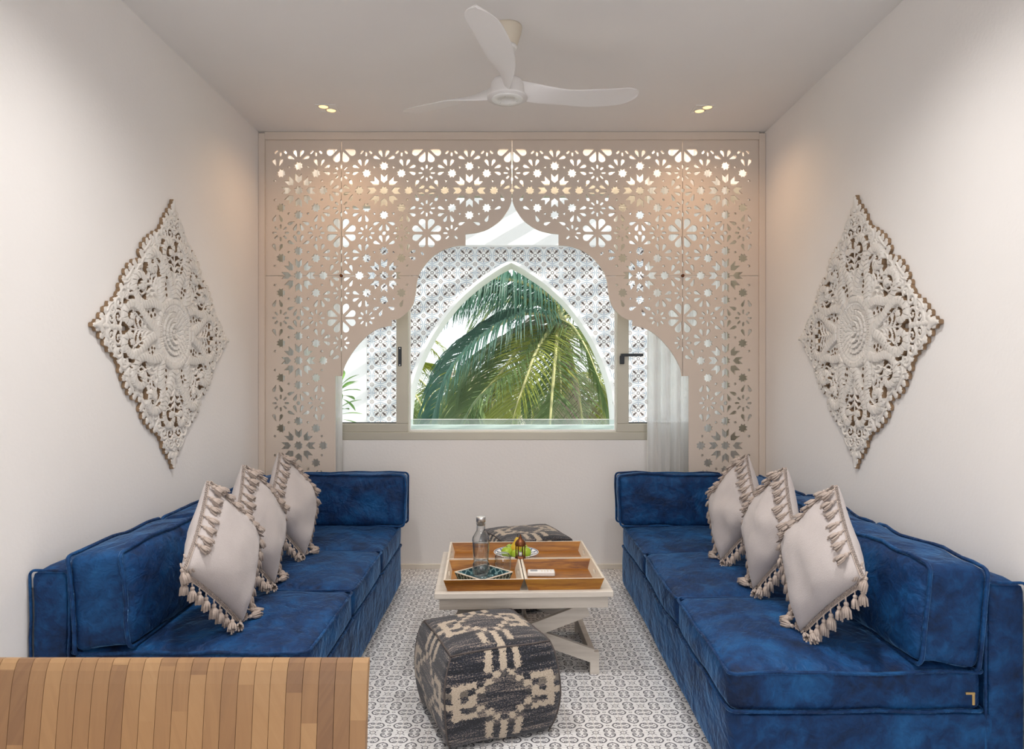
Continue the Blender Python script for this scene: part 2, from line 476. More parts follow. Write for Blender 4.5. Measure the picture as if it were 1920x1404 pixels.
def ZX(px, py, d): return ((px-960)/F*d, EYE-(py-702)/F*d)

def rbox_grid(hx, hy, hz, r, n=10, deform=None, uv=False):
    """rounded box as six welded grids; returns mesh data with uv per cube face"""
    bm = bmesh.new(); uvl = bm.loops.layers.uv.new('UVMap') if uv else None
    def par(k):
        t = -1+2*k/n
        return math.sin(t*PI/2)*.55+t*.45
    axes = [((1, 0, 0), (0, 1, 0), (0, 0, 1)), ((-1, 0, 0), (0, -1, 0), (0, 0, 1)), ((0, 1, 0), (-1, 0, 0), (0, 0, 1)), ((0, -1, 0), (1, 0, 0), (0, 0, 1)), ((0, 0, 1), (1, 0, 0), (0, 1, 0)), ((0, 0, -1), (-1, 0, 0), (0, 1, 0))]
    H = Vector((hx, hy, hz)); I = H-Vector((r, r, r))
    for N_, U_, V_ in axes:
        N_, U_, V_ = Vector(N_), Vector(U_), Vector(V_); gr = []
        for i in range(n+1):
            row = []
            for j in range(n+1):
                p = N_+U_*par(i)+V_*par(j); q = Vector((p.x*H.x, p.y*H.y, p.z*H.z))
                inn = Vector([max(-I[k], min(I[k], q[k])) for k in range(3)]); dv = q-inn
                if dv.length > 1e-9: q = inn+dv.normalized()*r
                if deform: q = deform(q)
                row.append(bm.verts.new(q))
            gr.append(row)
        for i in range(n):
            for j in range(n):
                f = bm.faces.new((gr[i][j], gr[i+1][j], gr[i+1][j+1], gr[i][j+1])); f.smooth = True
                if uv:
                    for lp, (a, b) in zip(f.loops, ((i, j), (i+1, j), (i+1, j+1), (i, j+1))): lp[uvl].uv = ((par(a)+1)/2, (par(b)+1)/2)
    bmesh.ops.remove_doubles(bm, verts=bm.verts, dist=1e-5)
    return bm

# ================================================================== STRUCTURE
HW = 1.714; CEIL = 3.04; YB = 5.0; YR = -2.7
def struct(o): o['kind'] = 'structure'; return o
fl = struct(box('floor', -HW-.1, HW+.1, YR-.1, 7.3, -.14, -.0025, M['grout']))
tb = bmesh.new(); bbox(tb, -TILE*.492, TILE*.492, -TILE*.492, TILE*.492, -.008, 0)
tile_me = from_bm('floor_tile', tb, M['ftile'])
X0 = -7*TILE+TILE/2; Y0 = YB-TILE/2
single, rest = [], []
for i in range(-9, 23):
    for j in range(0, 70):
        x = X0+i*TILE; y = Y0-j*TILE
        if abs(x)+TILE/2 > HW: continue
        vis = 0 <= i < 14 and j < 22 and not (y < 2.95 and (x+TILE/2)/y*F < -285)
        (single if vis else rest).append((x, y))
for (x, y) in single[:300]: link('floor_tile', tile_me, fl, (x, y, 0))
rest += single[300:]
mb = MB(); h = TILE*.492
for (x, y) in rest:
    mb.add(([(x-X0-h, y-Y0-h, 0), (x-X0+h, y-Y0-h, 0), (x-X0+h, y-Y0+h, 0), (x-X0-h, y-Y0+h, 0), (x-X0-h, y-Y0-h, -.008), (x-X0+h, y-Y0-h, -.008), (x-X0+h, y-Y0+h, -.008), (x-X0-h, y-Y0+h, -.008)],
            [(0, 1, 2, 3), (0, 4, 5, 1), (1, 5, 6, 2), (2, 6, 7, 3), (3, 7, 4, 0)]))
o = mb.obj('floor_tile_field', M['ftile'], fl, loc=(X0, Y0, 0)); o['kind'] = 'stuff'
struct(box('wall_left', -HW-.15, -HW, YR-.15, YB+.12, -.14, CEIL, M['wall']))
struct(box('wall_right', HW, HW+.15, YR-.15, YB+.12, -.14, CEIL, M['wall']))
struct(box('ceiling', -HW-.15, HW+.15, YR-1.6, YB+.12, CEIL, CEIL+.16, M['ceil']))  # runs past the rear wall as an added eave, keeping sun out
WX, WZ0, WZ1 = 1.69, .927, 2.773
struct(boxes('wall_back', [(-HW, HW, YB, YB+.12, -.0025, WZ0), (-HW, HW, YB, YB+.12, WZ1, CEIL), (-HW, -WX, YB, YB+.12, WZ0, WZ1), (WX, HW, YB, YB+.12, WZ0, WZ1)], M['wall']))
struct(boxes('wall_rear', [(-HW, HW, YR-.15, YR, -.0025, .25), (-HW, HW, YR-.15, YR, 2.65, CEIL), (-HW, -1.42, YR-.15, YR, .25, 2.65), (1.42, HW, YR-.15, YR, .25, 2.65)], M['wall']))
struct(box('baseboard_back', -HW, HW, YB-.012, YB, 0, .035, M['cream'], bev=.002))

# ---- window in the back wall
win = struct(empty('window_1', (0, YB+.06, WZ0)))
def wpart(name, lst, m, y0, y1, bev=.003, parent=None):
    bm = bmesh.new()
    for (x0, x1, z0, z1) in lst: bbox(bm, x0, x1, y0, y1, z0-WZ0, z1-WZ0, bev)
    return link(name, from_bm(name, bm, m), parent or win)
wpart('window_frame', [(-WX, WX, WZ0, .985), (-WX, WX, 2.70, WZ1), (-WX, -1.64, .985, 2.70), (1.64, WX, .985, 2.70)], M['alu'], -.06, .05)
for (a, b) in ((-1.64, -.75), (.758, 1.64)):
    s = .085
    sash = wpart('casement_sash', [(a, b, .985, 1.045), (a, b, 2.61, 2.70), (a, a+s, 1.045, 2.61), (b-s, b, 1.045, 2.61)], M['alu'], -.055, .005)
    wpart('window_pane', [(a+s-.01, b-s+.01, 1.04, 2.62)], M['pane'], -.012, -.006, 0, sash)
    wpart('gasket', [(a+s, b-s, 1.045, 1.052), (a+s, a+s+.006, 1.045, 2.61), (b-s-.006, b-s, 1.045, 2.61)], M['dark'], -.018, .0, 0, sash)
    if a < 0:
        hd = wpart('recessed_pull', [(b-.072, b-.047, 1.46, 1.60)], M['dark'], -.0605, -.0545, .003, sash)
        for z in (1.465, 1.585): wpart('screw', [(b-.063, b-.056, z, z+.007)], M['steel'], -.062, -.060, 0, sash)
    else:
        hd = wpart('lever_handle', [(a+.018, a+.05, 1.475, 1.535), (a+.025, a+.185, 1.53, 1.55)], M['dark'], -.085, -.055, .004, sash)
wpart('fixed_pane', [(-.75, .758, .985, 2.70)], M['pane'], .012, .018, 0)
wpart('pane_bead', [(-.75, .758, .985, .997), (-.75, -.742, .997, 2.70), (.75, .758, .997, 2.70)], M['white'], .005, .03, 0)

# ================================================================== CARVED SCREEN
DS = 4.70; K = DS/F
def sp(px, py): return ((px-960)*K, EYE-(py-702)*K)
arch_r = [(960, 373.5), (964, 386), (970, 397), (983, 414), (1006, 429.5), (1027, 436), (1047.4, 438.7)]
low_r = [(1047.4, 460), (1065, 461), (1088, 468), (1109, 481), (1127, 501.5), (1137, 522), (1141, 548), (1144, 564), (1150.5, 578), (1163, 591), (1175.6, 598.5), (1186, 600)]
leg_r = [(1186, 611), (1196, 612), (1217, 619), (1240, 637), (1260, 661), (1275, 688), (1278.5, 705), ]
R = catmull([(*p, 0) for p in arch_r], 5)+catmull([(*p, 0) for p in low_r], 5)+catmull([(*p, 0) for p in leg_r], 5)
R = [(p.x, p.y) for p in R]+[(1292, 705), (1292, 1089)]
Lf = [(1920-x, y) for (x, y) in R][::-1]
arch = Lf[:-1]+R                         # left bottom ... apex ... right bottom
outline_px = [(1422, 1089), (1422, 263), (498, 263), (498, 1089)]+arch
def seg_d(p, a, b):
    ax, ay = a; bx, by = b; dx, dy = bx-ax, by-ay; L = dx*dx+dy*dy
    t = 0 if L == 0 else max(0, min(1, ((p[0]-ax)*dx+(p[1]-ay)*dy)/L))
    return math.hypot(p[0]-ax-t*dx, p[1]-ay-t*dy)
def arch_dist(p): return min(seg_d(p, arch[i], arch[i+1]) for i in range(len(arch)-1))
PP = 160.2; U = PP/1545.0
def rot2(pts, a, cx, cy):
    ca, sa = math.cos(a), math.sin(a)
    return [(cx+(r*ca-w*sa)*U, cy+(r*sa+w*ca)*U) for (r, w) in pts]
def sym(half): return half+[(r, -w) for (r, w) in reversed(half) if abs(w) > 1e-6]
petalA = sym([(64, 0), (140, 36), (205, 62), (235, 62), (262, 44), (278, 16)])
petalS = sym([(68, 0), (110, 15), (150, 29), (178, 33), (200, 24), (210, 9)])
dash = [(75, -17), (135, -20), (152, -8), (152, 8), (135, 20), (75, 17)]
chev = [(133, 0), (185, 62), (310, 62), (250, 0), (310, -62), (185, -62)]
def star(n, r0, r1, ph=0): return [((r0 if k % 2 == 0 else r1)*math.cos(ph+PI*k/n), (r0 if k % 2 == 0 else r1)*math.sin(ph+PI*k/n)) for k in range(2*n)]
els = []
D2R = PI/180
for k in range(8): els.append((petalA, 0, 0, (22.5+45*k)*D2R))
for (dx, dy) in ((.2925, 0), (-.2925, 0), (0, .2925), (0, -.2925)):
    for k in range(8): els.append((dash, dx, dy, 45*k*D2R))
for sx in (1, -1):
    for sy in (1, -1):
        base = math.degrees(math.atan2(-sy, -sx))
        for q in (-67.5, -22.5, 22.5, 67.5): els.append((petalS, .257*sx, .257*sy, (base+q)*D2R))
        els.append((star(8, 87, 61), .2965*sx, .2965*sy, PI/8))
        els.append((star(5, 34, 14), .388*sx, .2265*sy, .3)); els.append((star(5, 34, 14), .2265*sx, .388*sy, .3))
for s in (1, -1):
    for q in (22.5, 67.5, 112.5, 157.5):
        els.append((petalS, .5, .152*s, (q if s < 0 else -q)*D2R if False else (q+180 if s > 0 else q)*D2R))
        els.append((petalS, .152*s, .5, (q+90 if s > 0 else q-90)*D2R))
    els.append((star(8, 87, 61), .5, .2115*s, PI/8)); els.append((star(8, 87, 61), .2115*s, .5, PI/8))
oct8 = [(38*math.cos(PI/8+PI/4*k), 38*math.sin(PI/8+PI/4*k)) for k in range(8)]
els.append((oct8, .5, 0, 0)); els.append((oct8, 0, .5, 0))
els.append((star(8, 87, 61), .5, .5, PI/8))
for k in range(8): els.append((chev, .5, .5, 45*k*D2R))
holes_px = []
YT = 279.5
for ix in range(-4, 5):
    for iy in range(-2, 5):
        for (pl, dx, dy, a) in els:
            cx = 960+(ix+dx)*PP; cy = 436.5+(iy+dy)*159.6
            P2 = rot2(pl, a, cx, cy)
            xs = [p[0] for p in P2]; ys = [p[1] for p in P2]
            if min(xs) < 506.5 or max(xs) > 1413.5 or max(ys) > 1000 or max(ys) < YT+4: continue
            if min(ys) < YT:
                if pl is not petalA: continue
                out = []
                for q in range(len(P2)):
                    a1, b1 = P2[q], P2[(q+1) % len(P2)]
                    if a1[1] >= YT: out.append(a1)
                    if (a1[1] >= YT) != (b1[1] >= YT): t = (YT-a1[1])/(b1[1]-a1[1]); out.append((a1[0]+(b1[0]-a1[0])*t, YT))
                P2 = out
                if len(P2) < 3: continue
            mx, my = sum(p[0] for p in P2)/len(P2), sum(p[1] for p in P2)/len(P2)
            if not inpoly(mx, my, outline_px): continue
            if arch_dist((mx, my)) < 60 and min(arch_dist(p) for p in P2) < 11: continue
            holes_px.append(P2)
holes = [[sp(*p) for p in h_] for h_ in holes_px]
sw = .55
seams = [[(x-sw, 260), (x+sw, 260), (x+sw, 1092), (x-sw, 1092)] for x in (640.2, 960, 1279.8)]+[[(495, 517-sw), (1425, 517-sw), (1425, 517+sw), (495, 517+sw)]]
seams = [[sp(*p) for p in s_] for s_ in seams]
sx_ = [sp(640.2, 0)[0], 0, sp(1279.8, 0)[0]]; sz_ = sp(0, 517)[1]
def cls(x, z): return (sum(x > q for q in sx_), z < sz_)
plates = cut_plate([sp(*p) for p in outline_px], holes+seams, .018, cls)
scr = tag(empty('carved_screen', (0, DS, 0)), 'cream fretwork wooden screen with scalloped arch opening in front of the window', 'screen')
for k in sorted(plates):
    v, f = plates[k]
    link('fretwork_panel', mesh('fretwork_panel', v, f, M['screen']), scr)
fx0, fz1 = sp(487, 250.2); fx1 = sp(498, 0)[0]; fz0 = sp(0, 263)[1]
fx0 = -HW+.001
box('side_frame', fx0, fx1, -.02, .03, 0, fz1-.004, M['screen'], scr, .003)
box('side_frame', -fx1, -fx0, -.02, .03, 0, fz1-.004, M['screen'], scr, .003)
box('top_frame', fx1, -fx1, -.02, .03, fz0, CEIL-.001, M['screen'], scr, .003)
for px in (640.2, 1279.8):
    x, z = sp(px, 517)
    lathe_obj('fixing_plug', [(.011, 0), (.011, .016), (.007, .02), (0, .021)], M['copper'], scr, 12, (x, 0.006, z), rot=(PI/2, 0, 0))

# ---- curtains behind the screen
def curtain(x0, x1, label, seed):
    n = 90; rows = 12; rnd = random.Random(seed); ph = rnd.random()*6
    vs_, fs = [], []; zt, zb = CEIL-.03, .02
    for r_ in range(rows+1):
        z = zt+(zb-zt)*r_/rows
        for i in range(n+1):
            t = i/n; x = x0+(x1-x0)*t
            y = .030*math.sin(t*2*PI*7+ph+.25*math.sin(z*2))+.012*math.sin(t*2*PI*17+ph*2)
            vs_.append((x, y, z))
    for r_ in range(rows):
        for i in range(n): a = r_*(n+1)+i; fs.append((a, a+1, a+n+2, a+n+1))
    e = tag(empty('sheer_curtain', (0, 4.87, 0)), label, 'curtain')
    link('curtain_cloth', mesh('curtain_cloth', vs_, fs, M['sheer'], True), e)
    box('curtain_track', x0-.02, x1+.02, -.012, .012, CEIL-.03, CEIL, M['white'], e)
curtain(-1.62, -1.2, 'white sheer curtain gathered beside the window pane with the recessed pull', 1)
curtain(.945, 1.50, 'white sheer curtain gathered beside the window pane with the lever handle', 2)

# ================================================================== BALCONY
DF = 7.0; KF = DF/F; ACX = -.008
ahalf = [(0, 493), (18, 502), (36, 513.5), (53, 525), (71, 539), (100, 566), (126, 598), (148, 631), (165, 664), (180, 702), (190, 742), (194.5, 784), (195, 809)]
aR = catmull([(x*KF, EYE-(y-702)*KF, 0) for x, y in ahalf], 4); aR = [(p.x, p.y) for p in aR]
apoly = [(ACX-x, z) for x, z in aR][::-1][:-1]+[(ACX+x, z) for x, z in aR]
AZ0 = aR[-1][1]
fw = cut_plate([(-3.2, -.1), (3.2, -.1), (3.2, 2.72), (-3.2, 2.72)], [apoly], .42)[0]
facade = struct(link('wall_balcony', mesh('wall_balcony', fw[0], fw[1], M['ext']), None, (0, DF, 0)))
def arch_z(x):       # arch height above x, or None
    ax = abs(x-ACX)
    if ax >= aR[-1][0]: return None
    for (x0, z0), (x1, z1) in zip(aR, aR[1:]):
        if x0 <= ax <= x1 and x1 > x0: return z0+(z1-z0)*(ax-x0)/(x1-x0)
    return None
full_bm = bmesh.new(); hwt = WT*.496; bbox(full_bm, -hwt, hwt, -.010, 0, -hwt, hwt)
wt_me = from_bm('facade_tile', full_bm, M['wtile'])
TX, TZ = .0605, 2.5986
for i in range(-9, 11):
    for j in range(0, 11):
        cx, cz = TX+i*WT, TZ-j*WT
        xs = [max(cx-hwt, -1.46)+(cx+hwt-max(cx-hwt, -1.46))*k/8 for k in range(9)]
        lows = []
        for x in xs:
            az = arch_z(x); z0 = cz-hwt
            if az is not None and az+.02 > z0: z0 = az+.02
            lows.append(max(z0, .80))
        if all(l <= cz-hwt+1e-6 for l in lows) and i > -9: link('facade_tile', wt_me, facade, (cx, 0, cz)); continue
        mb = MB()
        for k in range(8):
            a, b = lows[k], lows[k+1]
            if a >= cz+hwt and b >= cz+hwt: continue
            a = min(a, cz+hwt); b = min(b, cz+hwt)
            x0, x1 = xs[k]-cx, xs[k+1]-cx; t = hwt
            mb.add(([(x0, -.01, a-cz), (x1, -.01, b-cz), (x1, -.01, t), (x0, -.01, t), (x0, 0, a-cz), (x1, 0, b-cz), (x1, 0, t), (x0, 0, t)], [(0, 1, 2, 3), (4, 7, 6, 5), (0, 4, 5, 1), (2, 6, 7, 3)]))
        if mb.f: mb.obj('facade_tile', M['wtile'], facade, loc=(cx, 0, cz))
mb = MB()     # raised white arch band
for (p, q) in zip(apoly, apoly[1:]):
    dv = Vector((q[0]-p[0], q[1]-p[1])); nn = Vector((-dv.y, dv.x)).normalized()
    def ring(pt):
        c = Vector((pt[0]-ACX, (pt[1]-1.3)*.8)).normalized()
        return [(pt[0]-c.x*.004, -.035, pt[1]-c.y*.004), (pt[0]+c.x*.03, -.035, pt[1]+c.y*.03), (pt[0]+c.x*.03, 0.0, pt[1]+c.y*.03), (pt[0]-c.x*.004, .0, pt[1]-c.y*.004)]
    a, b = ring(p), ring(q)
    mb.add((a+b, [(0, 4, 5, 1), (1, 5, 6, 2), (2, 6, 7, 3), (3, 7, 4, 0)]))
struct(mb.obj('trim_1', M['ext'], loc=(0, DF, 0)))
struct(box('beam_balcony', -3.2, 3.2, 6.90, 7.42, 2.685, 3.25, M['ext'], bev=.005))
# mosaic ledge along the foot of the tiled wall
led = struct(box('ledge_balcony', -1.46, 2.2, 6.90, 6.988, .0, .895, M['ext']))
mm = bmesh.new(); bbox(mm, -.024, .024, -.006, 0, -.022, .022); mos = from_bm('mosaic_tile', mm, M['mosaic'])
for x0, n in ((-1.43, 8), (1.08, 16)):
    for k in range(n): link('mosaic_tile', mos, led, (x0+k*.053, 6.90, .868))
for k in range(4): link('mosaic_tile', mos, led, (1.083, 6.899, .975-.05*k-.04))
bal = tag(empty('glass_balustrade', (0, 6.955-.1, .80)), 'low clear glass balustrade across the foot of the pointed arch', 'balustrade')
box('glass_pane', -1.06, 1.03, -.006, .006, .02, .155, M['balu'], bal)
box('bottom_rail', -1.06, 1.03, -.015, .015, 0, .022, M['white'], bal)
box('top_edge', -1.06, 1.03, -.007, .007, .155, .160, M['white'], bal)
per = tag(empty('pergola', (0, 5.2, 3.25)), 'white pergola of slanting slats over the balcony', 'pergola')
for y in (0.02, 1.9): box('pergola_beam', -3.2, 3.2, y-.04, y+.04, 0, .06, M['ext'], per)
an_ = math.atan(.30)
pb = bmesh.new(); bbox(pb, -3.4, 3.4, -.026, .026, 0, .03); slat = from_bm('pergola_slat', pb, M['ext'])
for k in range(26): link('pergola_slat', slat, per, (0, -.9+k*.145, .06), (0, 0, an_))

# ---- balcony plant with broad leaves
def leaf_mesh(L, Wd, fold=.25, bend=.25, n=7):
    vs_, fs = [], []
    for i in range(n+1):
        t = i/n; w = Wd*math.sin(PI*min(1, t**1.4*.96+.02))*.5+.002
        y = L*t; z = -bend*L*t*t
        vs_ += [(-w, y, z+fold*w), (0, y, z), (w, y, z+fold*w)]
    for i in range(n):
        a = i*3; fs += [(a, a+1, a+4, a+3), (a+1, a+2, a+5, a+4)]
    return vs_, fs
lv, lf = leaf_mesh(.19, .066)
leaf_me = mesh('leaf', lv, lf, M['plantleaf'], True)
pl = tag(empty('frangipani_plant', (-1.72, 6.2, 0)), 'leafy green frangipani plant in a pot against the white balcony wall', 'plant')
lathe_obj('pot', [(.12, 0), (.17, .05), (.20, .30), (.21, .32), (.18, .32), (.17, .28), (0, .28)], M['ext'], pl, 24)
stems = [((0, 0, .28), (.02, -.05, .7), (.10, -.02, 1.10), (.20, -.02, 1.33)), ((0, 0, .28), (-.04, .03, .7), (-.08, .05, 1.2), (-.05, .0, 1.52)), ((0, 0, .28), (.03, .05, .6), (.05, .1, .95), (.16, .06, 1.12))]
rl = random.Random(3)
for st in stems:
    pts = catmull(st, 6); mb = MB(); mb.tube(pts, [.018*(1-.5*i/len(pts)) for i in range(len(pts))], 7); mb.obj('stem', M['trunk'], pl, True)
    for k in range(13):
        az = k*2.4+rl.random(); el = .75-.10*k+rl.random()*.3
        o = link('leaf', leaf_me, pl, tuple(pts[-1]-Vector((0, 0, .012*k))), (el, 0, az)); o.scale = (1, .8+.5*rl.random(), 1)

# ---- palms beyond the arch
def frond(parent, ctrl, lmax, n=62, droop=.9, mat='palm', width=.030, sparse=1.0, rnd=random, split=None):
    pts = catmull(ctrl, 10); m = len(pts)
    cum = [0]
    for a, b in zip(pts, pts[1:]): cum.append(cum[-1]+(b-a).length)
    T = cum[-1]
    def at(t):
        s = t*T
        for i in range(m-1):
            if cum[i+1] >= s or i == m-2:
                k = (s-cum[i])/max(1e-6, cum[i+1]-cum[i]); return pts[i].lerp(pts[i+1], k), (pts[i+1]-pts[i]).normalized()
    mb = MB()
    for i in range(n):
        t = .10+.90*i/(n-1)
        p, tg = at(t)
        side = tg.cross(Vector((0, 0, 1)))
        if side.length < .25: side = tg.cross(Vector((0, 1, 0)))
        side.normalize(); up = side.cross(tg).normalized()
        L = lmax*(math.sin(PI*(.16+.80*t))**.6)*(.85+.3*rnd.random())
        for sg in (-1, 1):
            if rnd.random() > sparse: continue
            d = (side*sg*(.75+.15*rnd.random())+tg*(.55+.25*rnd.random())+up*(.25+.1*rnd.random())).normalized()
            q = p.copy(); w = width*(.8+.4*rnd.random()); base = len(mb.v); row = []
            steps = 4
            for k in range(steps+1):
                f = k/steps; ww = w*(1-f**2.2)*(.5+.5*min(1, f*6)) if k < steps else .001
                s2 = d.cross(Vector((0, 0, 1)))
                if s2.length < .3: s2 = tg-d*tg.dot(d)
                s2 = (s2.normalized()*.6+(tg-d*tg.dot(d)).normalized()*.6).normalized()
                mb.v += [q+s2*ww*.5, q-s2*ww*.5]
                q = q+d*(L/steps); d = (d+Vector((0, 0, -1))*droop*.42*(.8+.4*rnd.random())).normalized()
            for k in range(steps): a = base+2*k; mb.f.append((a, a+1, a+3, a+2)); mb.mi.append(0)
    fo = mb.obj('frond', M[mat], parent, True)
    rb = MB(); rb.tube(pts, [.030*(1-.85*i/(m-1))+.004 for i in range(m)], 6); rb.obj('rachis', M['rachis'], fo, True)
    return fo
def wp(px, py, d): x, z = ZX(px, py, d); return Vector((x, d, z))
rp = random.Random(11)
def palm(base_px, d, zg, label, fronds, trunk_r=.16):
    c = wp(*base_px, d)
    e = tag(empty('coconut_palm', (c.x+.25, c.y+.3, zg)), label, 'palm tree', 'palms beyond the arch')
    rel = lambda v: v-Vector((c.x+.25, c.y+.3, zg))
    tp = catmull([(0, 0, 0), (.15, .1, (c.z-zg)*.5), rel(c)], 10); mb = MB(); mb.tube(tp, [trunk_r*(1.15-.35*i/len(tp)) for i in range(len(tp))], 12); mb.obj('trunk', M['trunk'], e, True)
    for (pl_, lmax, mat, kw) in fronds:
        ctrl = [rel(c)]+[rel(wp(px, py, dd)) for (px, py, dd) in pl_]
        frond(e, ctrl, lmax, mat=mat, rnd=rp, **kw)
    return e
main = [
    ([(985, 588, 9.6), (900, 632, 9.2), (838, 705, 9.0), (806, 810, 8.9)], .95, 'palmteal', dict(n=130, droop=1.2, width=.022)),
    ([(1035, 560, 9.9), (975, 528, 9.5), (900, 522, 9.2), (830, 545, 9.0), (775, 610, 9)], 1.05, 'palmteal', dict(n=140, droop=2.2, width=.022)),
    ([(1010, 650, 9.4), (985, 715, 9.1), (962, 790, 9.0), (948, 880, 9)], .70, 'palmlime', dict(n=90, droop=.30, width=.020)),
    ([(1042, 660, 9.4), (1036, 730, 9.2), (1031, 800, 9.1), (1028, 900, 9.0)], .75, 'palm', dict(n=90, droop=.30, width=.020)),
    ([(1020, 575, 10), (940, 548, 9.9), (865, 560, 9.8), (800, 612, 9.7)], .9, 'palmteal', dict(n=130, droop=2.0, width=.022)),
    ([(1000, 610, 10.1), (930, 650, 10), (880, 700, 9.9), (860, 790, 9.8)], 1.0, 'palm', dict(n=110, droop=1.2, width=.022)),
    ([(1075, 615, 9.8), (1110, 680, 9.6), (1140, 780, 9.5)], .85, 'palm', dict(n=70, droop=.9)),
    ([(985, 640, 9.8), (935, 705, 9.4), (880, 770, 9.2), (850, 860, 9.2)], .80, 'palm', dict(n=90, droop=.6, width=.022)),
    ([(1060, 545, 10), (1040, 500, 9.8), (1000, 470, 9.6), (930, 470, 9.5)], .80, 'palmteal', dict(n=70, droop=1.6)),
    ([(1075, 560, 10.4), (1120, 540, 10.4), (1180, 570, 10.3)], .9, 'palmlime', dict(n=60, droop=1.2)),
    ([(1065, 650, 10), (1085, 730, 9.9), (1095, 830, 9.8)], .8, 'palmdry', dict(n=90, droop=.45, width=.018)),
    ([(1090, 640, 10.2), (1125, 720, 10), (1150, 830, 10)], .8, 'palmlime', dict(n=90, droop=.6, width=.018)),
    ([(1000, 660, 10.6), (960, 740, 10.6), (900, 830, 10.5)], 1.0, 'palmlime', dict(n=80, droop=.8)),
    ([(1020, 640, 10.8), (960, 660, 10.9), (890, 720, 11), (840, 800, 11)], 1.0, 'palm', dict(n=80, droop=1.0)),
    ([(1050, 640, 10.9), (1060, 740, 10.8), (1065, 860, 10.8)], 1.0, 'palm', dict(n=80, droop=.7)),
    ([(1045, 575, 10.8), (1000, 560, 11), (930, 575, 11.2), (880, 640, 11.3)], .95, 'palm', dict(n=70, droop=1.4)),
    ([(1090, 590, 10.6), (1150, 620, 10.6), (1200, 720, 10.6)], .9, 'palm', dict(n=60, droop=1.0)),
    ([(1035, 600, 10), (1020, 575, 10), (990, 570, 10.0)], .45, 'palmlime', dict(n=40, droop=.7)),
    ([(1045, 640, 9.7), (1050, 690, 9.5), (1052, 740, 9.4)], .40, 'palmlime', dict(n=46, droop=.6, width=.03)),
    ([(1010, 600, 10), (1005, 650, 9.8), (985, 690, 9.7)], .40, 'palmdry', dict(n=40, droop=.8, width=.02)),
]
palm((1045, 600), 10.2, -3.2, 'large coconut palm with drooping teal and lime fronds seen through the arch', main)
left = [
    ([(740, 690, 13.6), (790, 715, 13.3), (835, 770, 13)], .9, 'palmlime', dict(n=70, droop=.9)),
    ([(745, 700, 13.6), (790, 760, 13.2), (810, 840, 13)], .9, 'palmlime', dict(n=70, droop=.8)),
    ([(740, 660, 13.8), (790, 640, 13.6), (840, 690, 13.4)], .9, 'palmlime', dict(n=70, droop=1.0, width=.024)),
    ([(740, 690, 14), (800, 690, 14.2), (860, 730, 14.3)], .9, 'palmlime', dict(n=70, droop=1.0)),
    ([(720, 720, 14), (770, 780, 14), (800, 860, 14)], .9, 'palm', dict(n=70, droop=.8)),
    ([(690, 640, 14), (640, 650, 14), (600, 720, 14)], .9, 'palm', dict(n=60, droop=1.0)),
]
palm((715, 705), 14.0, -3.2, 'yellow-green coconut palm beside the sky gap, behind the large palm', left, .15)
far = []
for k in range(16):
    a = k/15; px0 = 800+a*370
    far.append(([(980+(px0-980)*.45, 720+20*math.sin(k*1.7), 17.4), (px0, 745+25*math.sin(k*2.3), 17), (px0+25*math.cos(k), 880, 16.6)], 1.2, ['palm', 'palmlime', 'palmdry', 'palm'][k % 4], dict(n=60, droop=.9, width=.04)))
palm((985, 740), 17.8, -3.2, 'far lower coconut palm filling the foot of the arch view', far, .2)
def shrub(px, py, d, rx, rz, label, seed, n=2600):
    c = wp(px, py, d); rr = random.Random(seed); mb = MB()
    for k in range(n):
        v = Vector((rr.gauss(0, 1), rr.gauss(0, 1), rr.gauss(0, 1))).normalized()*(rr.random()**.33)
        p = Vector((v.x*rx, v.y*rx*.6, v.z*rz)); a = Vector((rr.gauss(0, 1), rr.gauss(0, 1), rr.gauss(0, .6))).normalized(); b = a.orthogonal().normalized(); s = .10+.10*rr.random()
        mb.add(([p-a*s, p+b*s*.4, p+a*s, p-b*s*.4], [(0, 1, 2, 3)]))
    e = tag(empty('garden_tree', (c.x, c.y, -3.2)), label, 'tree', 'trees far behind the palms')
    o = mb.obj('foliage', M['shrub'], e, loc=(0, 0, c.z+3.2)); o['kind'] = 'stuff'
    t = MB(); t.tube([(0, 0, 0), (.1, 0, (c.z+3.2)*.6), (0, 0, c.z+3.2)], [.2, .16, .08], 8); t.obj('trunk', M['trunk'], e, True)
shrub(840, 845, 20, 2.3, 1.6, 'dense green tree behind the yellow-green palm', 1)
shrub(985, 850, 24, 2.3, 2.0, 'dense green tree behind the middle of the large palm', 2)
shrub(1115, 830, 28, 2.9, 3.4, 'tall dense green tree behind the dry fronds of the large palm', 3)
g_ = struct(box('ground', -60, 60, 7.4, 120, -3.4, -3.2, M['grass']))

